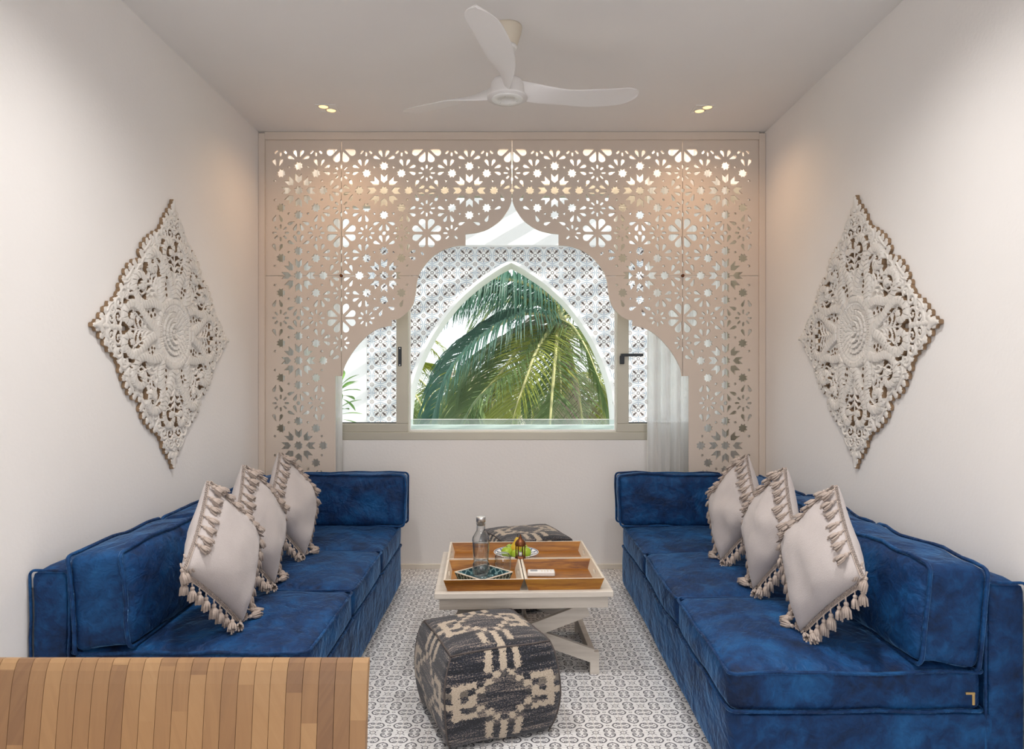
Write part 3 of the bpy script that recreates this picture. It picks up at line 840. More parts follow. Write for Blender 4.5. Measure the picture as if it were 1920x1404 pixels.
# ================================================================== SOFAS
def wr(p, s, seed): return noise.noise(Vector((p.x*s+seed*3.1, p.y*s+seed*1.7, p.z*s+seed)))
def cushion(name, half, r, bulge, parent, loc, seed, rot=(0, 0, 0), pipe_axis='z', n=14, wrinkle=.012, pr=.006):
    hx, hy, hz = half
    def deform(p):
        x, y, z = p.x/hx, p.y/hy, p.z/hz
        q = p.copy()
        bx, by, bz = bulge
        fx, fy, fz = max(0, 1-x*x), max(0, 1-y*y), max(0, 1-z*z)
        q.z += bz*(fx*fy)**.6*(1 if z > 0 else -1)*abs(z)
        q.x += bx*(fy*fz)**.6*(1 if x > 0 else -1)*abs(x)
        q.y += by*(fx*fz)**.6*(1 if y > 0 else -1)*abs(y)
        w = wr(p, 5.5, seed)*wrinkle+wr(p, 14, seed+5)*wrinkle*.35
        q += Vector((w*.6, w*.6, w))
        return q
    bm = rbox_grid(hx, hy, hz, r, n, deform)
    o = link(name, from_bm(name, bm, M['velvet'], True), parent, loc, rot)
    ax = 'xyz'.index(pipe_axis); H = [hx, hy, hz]; a, b = [k for k in range(3) if k != ax]
    for sg in (1, -1):
        mb = MB()
        pts = []
        rr = r*.8
        corners = [(1, 1), (-1, 1), (-1, -1), (1, -1)]
        for ci, (ca, cb) in enumerate(corners):
            for k in range(5):
                th = ci*PI/2+k*PI/8
                v = [0, 0, 0]; v[a] = ca*(H[a]-rr)+rr*math.cos(th); v[b] = cb*(H[b]-rr)+rr*math.sin(th); v[ax] = sg*(H[ax]-r*.28)
                pts.append(Vector(v))
            nx = corners[(ci+1) % 4]
            for k in range(1, 12):
                v = [0, 0, 0]; t = k/12
                pa = (ca*(H[a]-rr), cb*(H[b]-rr)); pb_ = (nx[0]*(H[a]-rr), nx[1]*(H[b]-rr)); th = (ci+1)*PI/2
                v[a] = pa[0]+(pb_[0]-pa[0])*t+rr*math.cos(th); v[b] = pa[1]+(pb_[1]-pa[1])*t+rr*math.sin(th); v[ax] = sg*(H[ax]-r*.28)
                pts.append(Vector(v))
        out = []
        for p in pts:
            q = deform(p); s2 = Vector((p.x/hx, p.y/hy, p.z/hz)); s2[ax] *= .8; out.append(q+s2*.004)
        mb.tube(out, pr, 6, True)
        mb.obj('piping', M['velvet'], o, True)
    return o
def sofa(sx, y0, y1, label, seed):
    """sx=+1 right, -1 left; X measured from the room axis outwards"""
    yc = (y0+y1)/2; e = tag(empty('velvet_sofa', (sx*1.2, yc, 0)), label, 'sofa')
    L = lambda x, y, z: (sx*x-sx*1.2, y-yc, z)
    bm = rbox_grid(.475, (y1-y0)/2, .130, .018, 16, lambda p: p+Vector((wr(p, 5, seed)*.006, 0, wr(p, 4, seed)*.004)))
    link('base', from_bm('base', bm, M['velvet'], True), e, L(1.205, yc, .150))
    cushion('back_panel', (.064, (y1-y0)/2+.0, .345), .022, (.006, .004, .006), e, L(1.634, yc, .362), seed+1, pipe_axis='y', n=14, wrinkle=.008, pr=.005)
    ln = (y1-.06-y0)/3
    for k in range(3):
        c = y0+ln*(k+.5)
        cushion('seat_cushion', (.415, ln/2-.004, .070), .030, (.010, .004, .022), e, L(1.142, c, .352), seed+10+k, n=16, wrinkle=.008)
    bl = (y1-.20-(y0-.02))/3
    for k in range(3):
        c = y0-.02+bl*(k+.5)
        cushion('back_cushion', (.100, bl/2-.008, .165), .030, (.045, .006, .016), e, L(1.452, c, .600), seed+20+k, rot=(0, sx*.10, 0), pipe_axis='x', n=14, wrinkle=.016, pr=.007)
    cushion('end_cushion', (.345, .085, .158), .025, (.006, .016, .008), e, L(1.035, y1-.098, .592), seed+30, rot=(-.06, 0, 0), pipe_axis='y', n=14, wrinkle=.012, pr=.007)
    return e, L
sl, _ = sofa(-1, 2.45, 4.60, 'blue velvet sofa along the wall behind the wooden bench', 3)
srt, L = sofa(1, 2.29, 4.60, 'blue velvet sofa with brass zip along the wall opposite the wooden bench', 7)
z_ = empty('zip_pull', L(1.50, 2.262, .405)); z_.parent = srt
bpy.data.objects.remove(z_)
bm = bmesh.new(); bbox(bm, -.020, .020, -.004, .004, .0, .010, .002); bbox(bm, .006, .018, -.006, -.001, -.045, .003, .003)
o = link('zip_pull', from_bm('zip_pull', bm, M['brass']), srt, L(1.495, 2.262, .356)); o.scale = (.75, .75, .75)

# ================================================================== THROW PILLOWS
PW = .1975
def pillow_pt(u, v, s):
    edge_in = .07
    x = PW*u*(1-edge_in*(1-v*v)*abs(u)**2); y = PW*v*(1-edge_in*(1-u*u)*abs(v)**2)
    t = .086*(max(0, (1-u*u)*(1-v*v)))**.45
    return Vector((x, y, s*t))
def pillow_mesh(seed):
    n = 22; bm = bmesh.new()
    for s in (1, -1):
        gr = [[None]*(n+1) for _ in range(n+1)]
        for i in range(n+1):
            for j in range(n+1):
                u = math.sin((-1+2*i/n)*PI/2); v = math.sin((-1+2*j/n)*PI/2)
                p = pillow_pt(u, v, s); k = (1-u*u)*(1-v*v)
                p.z += s*(noise.noise(Vector((u*1.6+seed, v*1.6, s)))*.020+noise.noise(Vector((u*4.2+seed, v*4.2, s)))*.007)*min(1, k*3)
                gr[i][j] = bm.verts.new(p)
        for i in range(n):
            for j in range(n):
                f = (gr[i][j], gr[i+1][j], gr[i+1][j+1], gr[i][j+1])
                bm.faces.new(f if s > 0 else f[::-1]).smooth = True
    bmesh.ops.remove_doubles(bm, verts=bm.verts, dist=1e-5)
    return from_bm('pillow_cover', bm, M['linen'], True)
def tassel_mesh(seed):
    rr = random.Random(seed); mb = MB()
    mb.tube([(0, 0, 0), (.002, 0, -.008), (0, 0, -.016)], .0028, 5)
    v, f = lathe([(.0, -.014), (.006, -.017), (.0075, -.022), (.006, -.027), (.004, -.029)], 8, False); mb.add((v, f))
    for k in range(9):
        a = 2*PI*k/9+rr.random()*.4; r1 = .0085+.004*rr.random(); L_ = .058+.010*rr.random()
        mb.tube([(math.cos(a)*.0025, math.sin(a)*.0025, -.027), (math.cos(a)*r1*.8, math.sin(a)*r1*.8, -.040), (math.cos(a)*r1, math.sin(a)*r1, -L_)], [.0030, .0042, .0034], 5)
    return mesh('tassel', mb.v, mb.f, M['cord'], True)
TAS = [tassel_mesh(k) for k in range(3)]
def pillow(apex, left, bottom, label, seed, mirror):
    """three corners of the square, in world space"""
    A, Lc, B = map(Vector, (apex, left, bottom))
    c = (A+B)/2
    e1 = (Lc-A); e2 = (B-Lc); x = (e2).normalized(); yv = (-e1); yv = (yv-x*yv.dot(x)).normalized(); nz = x.cross(yv)
    if mirror: x = -x; nz = x.cross(yv)
    if nz.y > 0: nz = -nz; x = -x
    Mx = Matrix((x, yv, nz)).transposed().to_4x4(); Mx.translation = c
    e = bpy.data.objects.new('tasselled_pillow', None); COL.objects.link(e); e.matrix_world = Mx; e.empty_display_size = .05
    tag(e, label, 'pillow', 'pale linen pillows on the sofas')
    link('pillow_cover', pillow_mesh(seed), e)
    inv = Mx.inverted(); down = (inv.to_3x3() @ Vector((0, 0, -1))).normalized()
    SEAT = .455
    apex_uv = min((Vector((a_, b_, 0)) for a_ in (-1, 1) for b_ in (-1, 1)), key=lambda q: q.dot(down))
    lace = MB(); rr = random.Random(seed)
    sides = [((-1, -1), (1, -1)), ((1, -1), (1, 1)), ((1, 1), (-1, 1)), ((-1, 1), (-1, -1))]
    for (a, b) in sides:
        m = 46; z1, z2, top = [], [], []
        on = Vector(((a[0]+b[0])/2, (a[1]+b[1])/2, 0))
        upper = on.dot(down) < -.1
        for k in range(m+1):
            t = k/m; u = a[0]+(b[0]-a[0])*t; v = a[1]+(b[1]-a[1])*t
            p = pillow_pt(u, v, 0)
            fd = ((Vector((0, 0, 1))*.8+down*.5+on*.35) if upper else (down*.6+on)).normalized()
            wlow = (Mx @ (p+fd*.022)).z
            if wlow < SEAT: q = fd-down*fd.dot(down); fd = q.normalized()
            z1.append(p+fd*(.004 if k % 2 else .020)); z2.append(p+fd*(.020 if k % 2 else .004)); top.append(p+fd*.021)
        lace.tube(z1, .0022, 4); lace.tube(z2, .0022, 4); lace.tube(top, .0024, 4)
        nt_ = 9
        for k in range(nt_):
            t = (k+.4+.2*rr.random())/nt_; u = a[0]+(b[0]-a[0])*t; v = a[1]+(b[1]-a[1])*t
            p = pillow_pt(u, v, 0)
            far_end = (Vector((u, v, 0))-apex_uv).length/2 > .74
            if upper and far_end:
                fd = (down+on*.10+Vector((0, 0, 1))*.35).normalized(); st = p+(down*.4+on).normalized()*.015
            elif upper:
                fd = (Vector((0, 0, 1))*1.05+down*.95+on*.05).normalized(); st = p+(Vector((0, 0, 1))*1.1+down*.35+on*.45).normalized()*.020
            else:
                fd = (down+on*.12).normalized(); st = p+(down*.6+on).normalized()*.019
            wz = (Mx @ (st+fd*.065)).z
            if wz < SEAT:
                q = (on-down*on.dot(down)); q = q.normalized()+Vector((0, 0, 1))*(.4*rr.random()); q = q-down*q.dot(down)
                k2 = max(0, ((Mx @ st).z-SEAT)/.065); fd = (q.normalized()*math.sqrt(max(0.05, 1-k2*k2))+down*k2).normalized()
                if (Mx @ st).z < SEAT: st = st-down*(SEAT-(Mx @ st).z)
            ob = link('tassel', TAS[rr.randrange(3)], e, st)
            ob.rotation_euler = (-fd).to_track_quat('Z', 'Y').to_euler()
            s_ = 1.0+.25*rr.random(); ob.scale = (s_, s_, s_*.95)
    lace.obj('lace_edging', M['cord'], e, True)
    return e
def place_pillow(bx, by, mirror, label, seed, tilt=0.0):
    s = -1 if mirror else 1          # offsets for the left sofa; mirrored for the right
    b = Vector((bx, by, .45))
    e2 = Vector((.105*s, .255, -.26)); e1 = Vector((.045*s, -.285, -.25))
    if tilt:
        Rm = Matrix.Rotation(tilt, 3, 'Z'); e1 = Rm @ e1; e2 = Rm @ e2
    k = .395
    e1 = e1.normalized()*k; e2 = (e2-e1*e2.dot(e1)/e1.dot(e1)).normalized()*k
    lft = b-e2; ap = lft-e1
    return pillow(ap, lft, b, label, seed, mirror)
place_pillow(-1.035, 2.665, False, 'pale linen tasselled pillow on the sofa behind the bench, nearest the bench', 1)
place_pillow(-1.08, 3.15, False, 'pale linen tasselled pillow on the sofa behind the bench, middle of three', 2, .05)
place_pillow(-1.09, 3.65, False, 'pale linen tasselled pillow on the sofa behind the bench, nearest the screen', 3, -.05)
place_pillow(1.066, 2.565, True, 'pale linen tasselled pillow on the sofa with the zip, nearest the zip', 4)
place_pillow(1.07, 3.07, True, 'pale linen tasselled pillow on the sofa with the zip, middle of three', 5, -.06)
place_pillow(1.07, 3.55, True, 'pale linen tasselled pillow on the sofa with the zip, nearest the screen', 6, .06)

# ================================================================== POUFS
def pouf(loc, rz, label, seed, h=.35, w=.40):
    hx = w/2; hz = h/2
    def deform(p):
        x, y, z = p.x/hx, p.y/hx, p.z/hz; q = p.copy()
        f = max(0, 1-z*z)**.7
        q.x *= 1+.20*f; q.y *= 1+.20*f
        fx, fy = max(0, 1-x*x), max(0, 1-y*y)
        if z > 0: q.z += .035*(fx*fy)**.5*z
        w_ = noise.noise(p*6+Vector((seed, 0, 0)))*.010
        q += Vector((w_, w_*.7, w_*.8))
        return q
    bm = rbox_grid(hx, hx, hz, .022, 20, deform, True)
    e = tag(empty('kilim_pouf', (*loc, 0), rz), label, 'pouf')
    link('woven_cover', from_bm('woven_cover', bm, M['kilim'], True), e, (0, 0, hz+.006))
    mb = MB()
    c = hx*.975
    for (a, b) in ((c, c), (-c, c), (-c, -c), (c, -c)):
        mb.tube([deform(Vector((a, b, hz*(-.95+1.9*k/10)))) for k in range(11)], .0035, 5)
    ring = []
    for (a, b), (a2, b2) in zip(((c, c), (-c, c), (-c, -c), (c, -c)), ((-c, c), (-c, -c), (c, -c), (c, c))):
        for k in range(10): t = k/10; ring.append(deform(Vector((a+(a2-a)*t, b+(b2-b)*t, hz*.97))))
    mb.tube(ring, .004, 5, True)
    mb.obj('seam_stitching', M['seam'], e, True, (0, 0, hz+.006))
    return e
M['seam'] = plain('pouf_seam_yarn', (.09, .075, .07), .95, .5, 60)
pouf((-.114, 2.835), math.radians(21.5), 'blue and cream woven kilim pouf standing before the low table', 1)
pouf((.09, 4.30), math.radians(20), 'blue and cream woven kilim pouf half hidden behind the low table', 2, h=.405, w=.42)

# ================================================================== LOW TABLE
TH = .42; TA = math.radians(2.5)
tab = tag(empty('folding_table', (.04, 3.485, 0), TA), 'whitewashed low folding table on crossed legs carrying the wooden trays', 'table')
TW, TD = .405, .365
box('tabletop', -TW, TW, -TD, TD, TH-.028, TH, M['tablew'], tab, .004)
for y in (-TD+.02, TD-.045): box('apron', -TW+.022, TW-.022, y, y+.025, TH-.082, TH-.028, M['tablew'], tab, .002)
for x in (-TW+.022, TW-.047): box('apron', x, x+.025, -TD+.045, TD-.045, TH-.082, TH-.028, M['tablew'], tab, .002)
ztop = TH-.082
for y in (-.262, .262):
    for sx in (-1, 1):
        mb = MB(); yy = y+(.0135 if sx > 0 else -.0135)
        mb.bar((sx*-.30, yy, ztop-.004-.022), (sx*.325, yy, .085), .025, .062, (0, 0, 1))
        mb.bar((sx*.335, yy, 0.0), (sx*.335, yy, .105), .042, .028, (0, 1, 0))
        mb.obj('leg', M['tablew'], tab)
for sx in (-1, 1):
    box('runner', sx*.335-.014, sx*.335+.014, -.245, .245, .030, .085, M['tablew'], tab, .002)
mb = MB(); mb.tube([(.02, -.25, .205), (.02, .25, .205)], .012, 10); mb.obj('pivot_rod', M['tablew'], tab)

def tray(cx, cy, wx, wy, label, n=1):
    """flared tray, wooden long walls, painted end walls with hand slots"""
    e = tag(empty('serving_tray', (0, 0, 0)), label, 'tray')
    e.matrix_world = tab.matrix_basis @ Matrix.Translation((cx, cy, TH))
    hgt, fl_, t = .056, .018, .010
    bx, by = wx/2-fl_, wy/2-fl_
    box('tray_base', -bx, bx, -by, by, .001, .009, M['trayw'], e)
    for s in (-1, 1):
        vs_ = [(-bx, s*by, .001), (bx, s*by, .001), (wx/2, s*wy/2, hgt), (-wx/2, s*wy/2, hgt)]
        inn = [(-bx, s*(by-t), .001), (bx, s*(by-t), .001), (wx/2, s*(wy/2-t), hgt), (-wx/2, s*(wy/2-t), hgt)]
        me = mesh('tray_wall', vs_+inn, [(0, 1, 2, 3), (7, 6, 5, 4), (0, 4, 5, 1), (3, 2, 6, 7), (1, 5, 6, 2), (0, 3, 7, 4)], [M['trayw'], M['trayc']], False, [0, 0, 0, 1, 0, 0])
        bm = bmesh.new(); bm.from_mesh(me); bmesh.ops.recalc_face_normals(bm, faces=bm.faces); bm.to_mesh(me); bm.free()
        link('tray_wall', me, e)
    sl_ = math.hypot(hgt, fl_)
    oval = [(.036*math.cos(a)*(.9 if abs(math.cos(a)) < .5 else 1), sl_*.62+.010*math.sin(a)) for a in [2*PI*k/16 for k in range(16)]]
    pl = cut_plate([(-by, 0), (by, 0), (wy/2-.001, sl_), (-wy/2+.001, sl_)], [oval], t)[0]
    for s in (-1, 1):
        me = mesh('tray_end', pl[0], pl[1], M['trayc'])
        o = link('tray_end', me, e)
        o.matrix_local = Matrix.Translation((s*(bx-(0 if s > 0 else 0)), 0, .001)) @ Matrix.Rotation(s*PI/2, 4, 'Z') @ Matrix.Rotation(math.atan2(fl_, hgt), 4, 'X') @ Matrix.Translation((0, 0, 0))
    return e
tray(-.183, -.181, .362, .350, 'brown wooden tray holding the bottle and the tumblers')
tray(.183, -.181, .362, .350, 'brown wooden tray holding the white remote control')
tray(0, .176, .730, .348, 'long brown wooden tray holding the fruit plate')
def on_table(x, y, z): return tab.matrix_basis @ Vector((x, y, TH+z))
def tpos(px, py, zz):   # point at height zz above the floor on the view ray
    d = F*(EYE-zz)/(py-702); return Vector(((px-960)/F*d, d, zz))
ZT = TH+.0095
# small diamond tray
dt = tag(empty('mosaic_tray', (-.135, 3.298, ZT), math.radians(45)), 'small teal mosaic tray set diagonally under the bottle', 'tray')
box('tray_floor', -.088, .088, -.088, .088, .0, .006, M['teal'], dt)
for k in range(4):
    a = k*PI/2
    mb = MB(); mb.add(([(-.088, -.088, .0), (.088, -.088, .0), (.098, -.098, .030), (-.098, -.098, .030), (-.083, -.083, .006), (.083, -.083, .006), (.093, -.093, .030), (-.093, -.093, .030)],
                       [(0, 1, 2, 3), (7, 6, 5, 4), (0, 4, 5, 1), (1, 5, 6, 2), (0, 3, 7, 4)]), 0)
    mb.add(([(-.099, -.099, .030), (.099, -.099, .030), (.092, -.092, .030), (-.092, -.092, .030), (-.099, -.099, .033), (.099, -.099, .033), (.092, -.092, .033), (-.092, -.092, .033)],
            [(4, 5, 6, 7), (0, 1, 5, 4), (2, 3, 7, 6)]), 1)
    mb.obj('tray_side', [M['teal'], M['trayc']], dt, rot=(0, 0, a))
ZD = ZT+.0065
def bottle(loc):
    e = tag(empty('glass_bottle', loc), 'clear glass water bottle with steel stopper in the wooden tray', 'bottle')
    out = [(0, 0), (.030, 0), (.034, .004), (.035, .03), (.041, .155), (.0425, .168), (.040, .180), (.026, .205), (.021, .213), (.0205, .240), (.0225, .243), (.0225, .250), (.0205, .253)]
    inn = [(.0175, .253), (.0175, .213), (.022, .204), (.037, .178), (.0395, .166), (.038, .155), (.0320, .03), (.030, .010), (0, .008)]
    lathe_obj('bottle_glass', out, M['glass'], e, 40)
    lathe_obj('water', [(0, .0085), (.0298, .0105), (.0318, .03), (.0376, .15), (.0, .15)], M['water'], e, 40)
    lathe_obj('stopper', [(0, .236), (.0170, .236), (.0170, .254), (.0225, .254), (.0225, .276), (.021, .279), (0, .280)], M['steel'], e, 32)
bottle((-.150, 3.345, ZD))
def tumbler(loc, label):
    e = tag(empty('tumbler', loc), label, 'glass', 'upturned tumblers')
    prof = [(.036, 0), (.038, .001), (.0395, .02), (.041, .055), (.039, .078), (.030, .092), (.014, .0965), (0, .0955)]
    inn = [(0, .0865), (.012, .087), (.027, .083), (.0355, .073), (.0385, .055), (.0370, .02), (.0355, .0)]
    lathe_obj('glass_body', prof, M['glass'], e, 40)
tumbler((-.145, 3.250, ZD), 'clear upturned tumbler on the mosaic tray in front of the bottle')
tumbler((-.045, 3.408, ZT), 'clear upturned tumbler standing behind the mosaic tray')
# fruit
PL = Vector((.022, 3.655, ZT))
pe = tag(empty('fruit_plate', PL), 'white painted plate of pear and green apples in the long tray', 'plate')
lathe_obj('plate_dish', [(0, .004), (.055, .004), (.062, .0), (.066, .004), (.100, .026), (.117, .034), (.119, .036), (.117, .038), (.098, .031), (.064, .010), (0, .009)], M['plate'], pe, 48)
def apple(dx, dy, dz, r, label):
    e = tag(empty('apple', PL+Vector((dx, dy, dz)), random.random()*6), label, 'apple', 'green apples on the plate')
    prof = []
    for k in range(17):
        t = PI*k/16; rr = r*math.sin(t)*(1+.06*math.cos(t)); z = r*.93*(1-math.cos(t))
        if k > 12: z -= (k-12)**2*r*.012
        if k < 3: z += (3-k)**2*r*.012
        prof.append((max(rr, 0), z))
    lathe_obj('apple_body', prof, M['apple'], e, 24)
    mb = MB(); mb.tube([(0, 0, r*1.60), (.002, 0, r*1.78), (.006, 0, r*1.95)], .0016, 5); mb.obj('stalk', M['stem'], e)
apple(-.048, -.028, .0115, .032, 'green apple on the plate, on the side of the tumblers')
apple(.048, -.022, .0115, .031, 'green apple on the plate, on the side away from the tumblers')
apple(.001, -.064, .0165, .026, 'green apple on the plate right behind the lantern')
apple(-.030, .044, .0115, .030, 'green apple on the plate half hidden behind the pear')
apple(.034, .042, .0115, .031, 'green apple at the back of the plate')
pp = tag(empty('pear', PL+Vector((-.006, .006, .012))), 'yellow pear standing upright among the green apples', 'pear')
pp.rotation_euler = (0, .13, 0)
lathe_obj('pear_body', [(0, .002), (.014, .0), (.026, .010), (.032, .026), (.031, .042), (.024, .060), (.016, .078), (.0125, .092), (.008, .099), (0, .101)], M['pear'], pp, 24)
mb = MB(); mb.tube([(0, 0, .099), (.001, 0, .108), (-.002, 0, .118)], .0018, 5); mb.obj('stalk', M['stem'], pp)
# lantern on the tray rims
lp = tab.matrix_basis @ Vector((0.002, .0005, TH+.0565))
la = tag(empty('lantern', lp), 'tiny copper lantern standing where the tray rims meet', 'lantern')
lathe_obj('lantern_base', [(0, 0), (.026, 0), (.027, .004), (.025, .010), (.022, .013), (0, .013)], M['copper'], la, 6, smooth=False)
for k in range(6):
    a = k*PI/3; mb = MB(); mb.tube([(.022*math.cos(a), .022*math.sin(a), .012), (.022*math.cos(a), .022*math.sin(a), .066)], .0031, 6); mb.obj('post', M['copper'], la)
lathe_obj('lantern_glass', [(.0185, .013), (.0185, .061), (.0178, .061), (.0178, .013)], M['pane'], la, 24)
lathe_obj('candle', [(0, .0132), (.012, .0132), (.012, .030), (0, .030)], M['candle'], la, 16)
lathe_obj('lantern_roof', [(0, .064), (.026, .064), (.0275, .069), (.026, .078), (.020, .090), (.011, .097), (.008, .101), (.0095, .105), (.005, .109), (.003, .115), (.004, .118), (0, .121)], M['copper'], la, 18)
# remote control
rc = tag(empty('remote_control', on_table(.095, -.135, .0095), TA+math.radians(-3)), 'white remote control lying in the wooden tray', 'remote control')
box('remote_body', -.066, .066, -.026, .026, 0, .022, M['white'], rc, .005)
box('display', -.052, -.018, -.014, .014, .0218, .0228, plain('remote_display', (.30, .33, .36), .3), rc)
for k in range(4):
    for j in (-1, 0, 1): box('button', .0+k*.014, .008+k*.014, j*.014-.004, j*.014+.004, .0218, .0236, M['cream'], rc)

# ================================================================== CEILING FAN
fan = tag(empty('ceiling_fan', (-.022, 3.27, CEIL)), 'white three-bladed ceiling fan hanging from the ceiling', 'ceiling fan')
lathe_obj('canopy', [(0, 0), (.068, 0), (.070, -.008), (.066, -.030), (.048, -.085), (.046, -.092), (0, -.092)][::-1], M['fan_can'], fan, 40)
lathe_obj('canopy_ring', [(.020, -.0925), (.046, -.0925), (.044, -.104), (.034, -.108), (.020, -.108)], M['white'], fan, 40)
lathe_obj('downrod', [(.0135, -.22), (.0135, -.06)], M['fan_can'], fan, 20)
lathe_obj('rod_collar', [(.014, -.195), (.030, -.235), (.032, -.245), (0, -.245)], M['fan'], fan, 24)
hub = lathe_obj('motor_housing', [(0, -.245), (.045, -.245), (.068, -.255), (.078, -.275), (.080, -.312), (.096, -.332), (.095, -.340), (0, -.340)], M['fan'], fan, 48)
lathe_obj('bottom_plate', [(.074, -.3402), (.076, -.344), (.070, -.347), (.029, -.347), (.027, -.341), (.0, -.341)], M['white'], hub, 40)
for k in range(6):
    a = k*PI/3+.3; lathe_obj('screw', [(0, -.3485), (.004, -.3482), (.004, -.346)], M['steel'], hub, 8, (.046*math.cos(a), .046*math.sin(a), 0))
def blade(ang):
    n, m = 44, 12; vs_, fs = [], []
    Lb = .665
    for i in range(n+1):
        s = math.sin(i/n*PI/2); r = .055+(Lb-.055)*s
        ch = float(np.interp(s, [0, .10, .22, .40, .60, .78, 1], [.088, .090, .100, .126, .150, .152, .150]))
        if s > .84: ch *= math.sqrt(max(.012, 1-((s-.84)/.16)**2))
        pit = math.radians(66)*(1-min(1, s/.42))**1.5+math.radians(12)
        zc = -.293+.034*s**1.5-.010*math.sin(PI*s)
        th = .018*(1-.45*s)+.002
        cy = .030*math.sin(PI*s)-.012*s
        for k in range(2*m):
            a = 2*PI*k/(2*m); cx_ = math.cos(a)*ch/2; tz = math.sin(a)*th/2*(1 if math.sin(a) > 0 else 1)
            camber = .010*(1-(2*cx_/max(ch, 1e-4))**2)*s
            y = cx_*math.cos(pit)+tz*math.sin(pit); z = -cx_*math.sin(pit)+(tz+camber)*math.cos(pit)
            vs_.append((r, cy+y, zc+z))
    w = 2*m
    for i in range(n):
        for k in range(w): k2 = (k+1) % w; fs.append((i*w+k, (i+1)*w+k, (i+1)*w+k2, i*w+k2))
    fs.append(tuple(range(w))); fs.append(tuple(reversed(range(n*w, n*w+w))))
    link('blade', mesh('blade', vs_, fs, M['fan'], True), fan, (0, 0, 0), (0, 0, ang))
for a in (15, 145, 261): blade(math.radians(a))

# ================================================================== RECESSED DOWNLIGHTS
def em(name, col, st):
    g = G(name); g.set(col=col, ecol=col, emit=st); return g.m
M['bulb'] = em('warm_bulb', (1, .66, .30), 1.6)
def downlight(x, y, s, label, W_=9, col=(1, .62, .34), soft=.026, rings=True):
    e = tag(empty('recessed_downlight', (x, y, CEIL), 0), label, 'downlight')
    bm = bmesh.new(); t = .062
    for b in ((-t, t, -t, -t+.006), (-t, t, t-.006, t), (-t, -t+.006, -t+.006, t-.006), (t-.006, t, -t+.006, t-.006)): bbox(bm, *b, -.004, 0)
    link('trim_frame', from_bm('trim_frame', bm, M['white']), e)
    box('trim_plate', -t+.006, t-.006, -t+.006, t-.006, -.002, 0, M['white'], e)
    for (dx, dy) in ((-.018*s, -.030), (.014*s, .030)):
        lathe_obj('lamp_ring', [(.027, -.0022), (.031, -.006), (.034, -.0055), (.035, -.0022)], M['steel'], e, 28, (dx, dy, 0))
        lathe_obj('lamp_lens', [(0, -.004), (.027, -.004), (.027, -.0022)], M['bulb'], e, 28, (dx, dy, 0))
        ld = bpy.data.lights.new('downlight_lamp', 'SPOT'); ld.energy = W_; ld.color = col; ld.spot_size = math.radians(150); ld.spot_blend = 1.0; ld.shadow_soft_size = soft
        lo = bpy.data.objects.new('downlight_lamp', ld); COL.objects.link(lo); lo.parent = e; lo.location = (dx, dy, -.012)
downlight(-1.135, 4.27, 1, 'twin warm recessed downlight above the sofa behind the bench')
downlight(1.18, 4.28, -1, 'twin warm recessed downlight above the sofa with the zip')

for (x, y, lb) in ((-.75, 2.3, 'added out-of-view twin neutral downlight above the end of the sofa nearest the bench'), (.75, 2.3, 'added out-of-view twin neutral downlight above the end of the sofa with the zip'),
                   (-1.1, .2, 'added out-of-view twin neutral downlight behind the bench, beside the wall'), (1.1, .2, 'added out-of-view twin neutral downlight across the room from the bench'),
                   (0, 1.2, 'added out-of-view twin neutral downlight in the middle of the ceiling before the fan')):
    downlight(x, y, 1 if x <= 0 else -1, lb, 62 if y > 2 else 18, (1, .965, .935), .06)  # these five are added out of view to light the room from above
cove = tag(empty('led_cove', (0, 4.775, CEIL)), 'warm LED strip on the ceiling behind the fretwork screen', 'strip light')
box('led_channel', -1.66, 1.66, -.014, .014, -.012, 0, M['white'], cove)
box('led_diffuser', -1.655, 1.655, -.011, .011, -.015, -.0121, M['bulb'], cove)
ld = bpy.data.lights.new('led_strip_lamp', 'AREA'); ld.shape = 'RECTANGLE'; ld.size = 3.3; ld.size_y = .03; ld.energy = 14; ld.color = (1, .90, .80)
lo = bpy.data.objects.new('led_strip_lamp', ld); COL.objects.link(lo); lo.parent = cove; lo.location = (0, 0, -.017)

# ================================================================== WOODEN BENCH
be = tag(empty('wooden_bench', (-.80, 1.52, 0)), 'light wooden bench with a backrest of upright glued strips', 'bench')
PIT = .0364; lean = math.radians(7)
x1 = -.327; n_st = 27; ZB, ZTp = .36, .757
def stave_mesh(w):
    pr = [(0, 0), (.004, .30), (.006, .345), (.013, .372), (.026, .389), (.034, .394)]
    pr = [(0, -.02), (0, .30), (.0015, .345), (.006, .372), (.012, .388), (.018, .395)]
    th = .024; vs_, fs = [], []
    for (dy, z) in pr: vs_ += [(-w/2, dy, z), (w/2, dy, z), (w/2, dy+th if z < .38 else .03, min(z, .395)), (-w/2, dy+th if z < .38 else .03, min(z, .395))]
    for i in range(len(pr)-1):
        a = i*4
        for k in range(4): k2 = (k+1) % 4; fs.append((a+k, a+k2, a+4+k2, a+4+k))
    fs.append((3, 2, 1, 0)); t = (len(pr)-1)*4; fs.append((t, t+1, t+2, t+3))
    return mesh('backrest_strip', vs_, fs, M['stave'])
stm = stave_mesh(PIT-.0011)
for k in range(n_st):
    o = link('backrest_strip', stm, be, (x1-PIT*(k+.5)+.80, 0, ZB), (-lean, 0, 0))
xl = x1-PIT*n_st
bw = woodmat('bench_wood', (.38, .21, .10), (.52, .31, .145), (.64, .40, .20), 'X', 1.0)
for k in range(8): box('seat_strip', xl+.80, x1+.80, -.44+k*.054, -.44+k*.054+.052, .40, .43, bw, be, .003)
for (x, y) in ((xl+.83, -.42), (x1+.77, -.42), (xl+.83, -.02), (x1+.77, -.02)): box('leg', x-.022, x+.022, y-.022, y+.022, 0, .40, bw, be, .003)
box('back_rail', xl+.82, x1+.78, .052, .072, .45, .50, bw, be, .003)


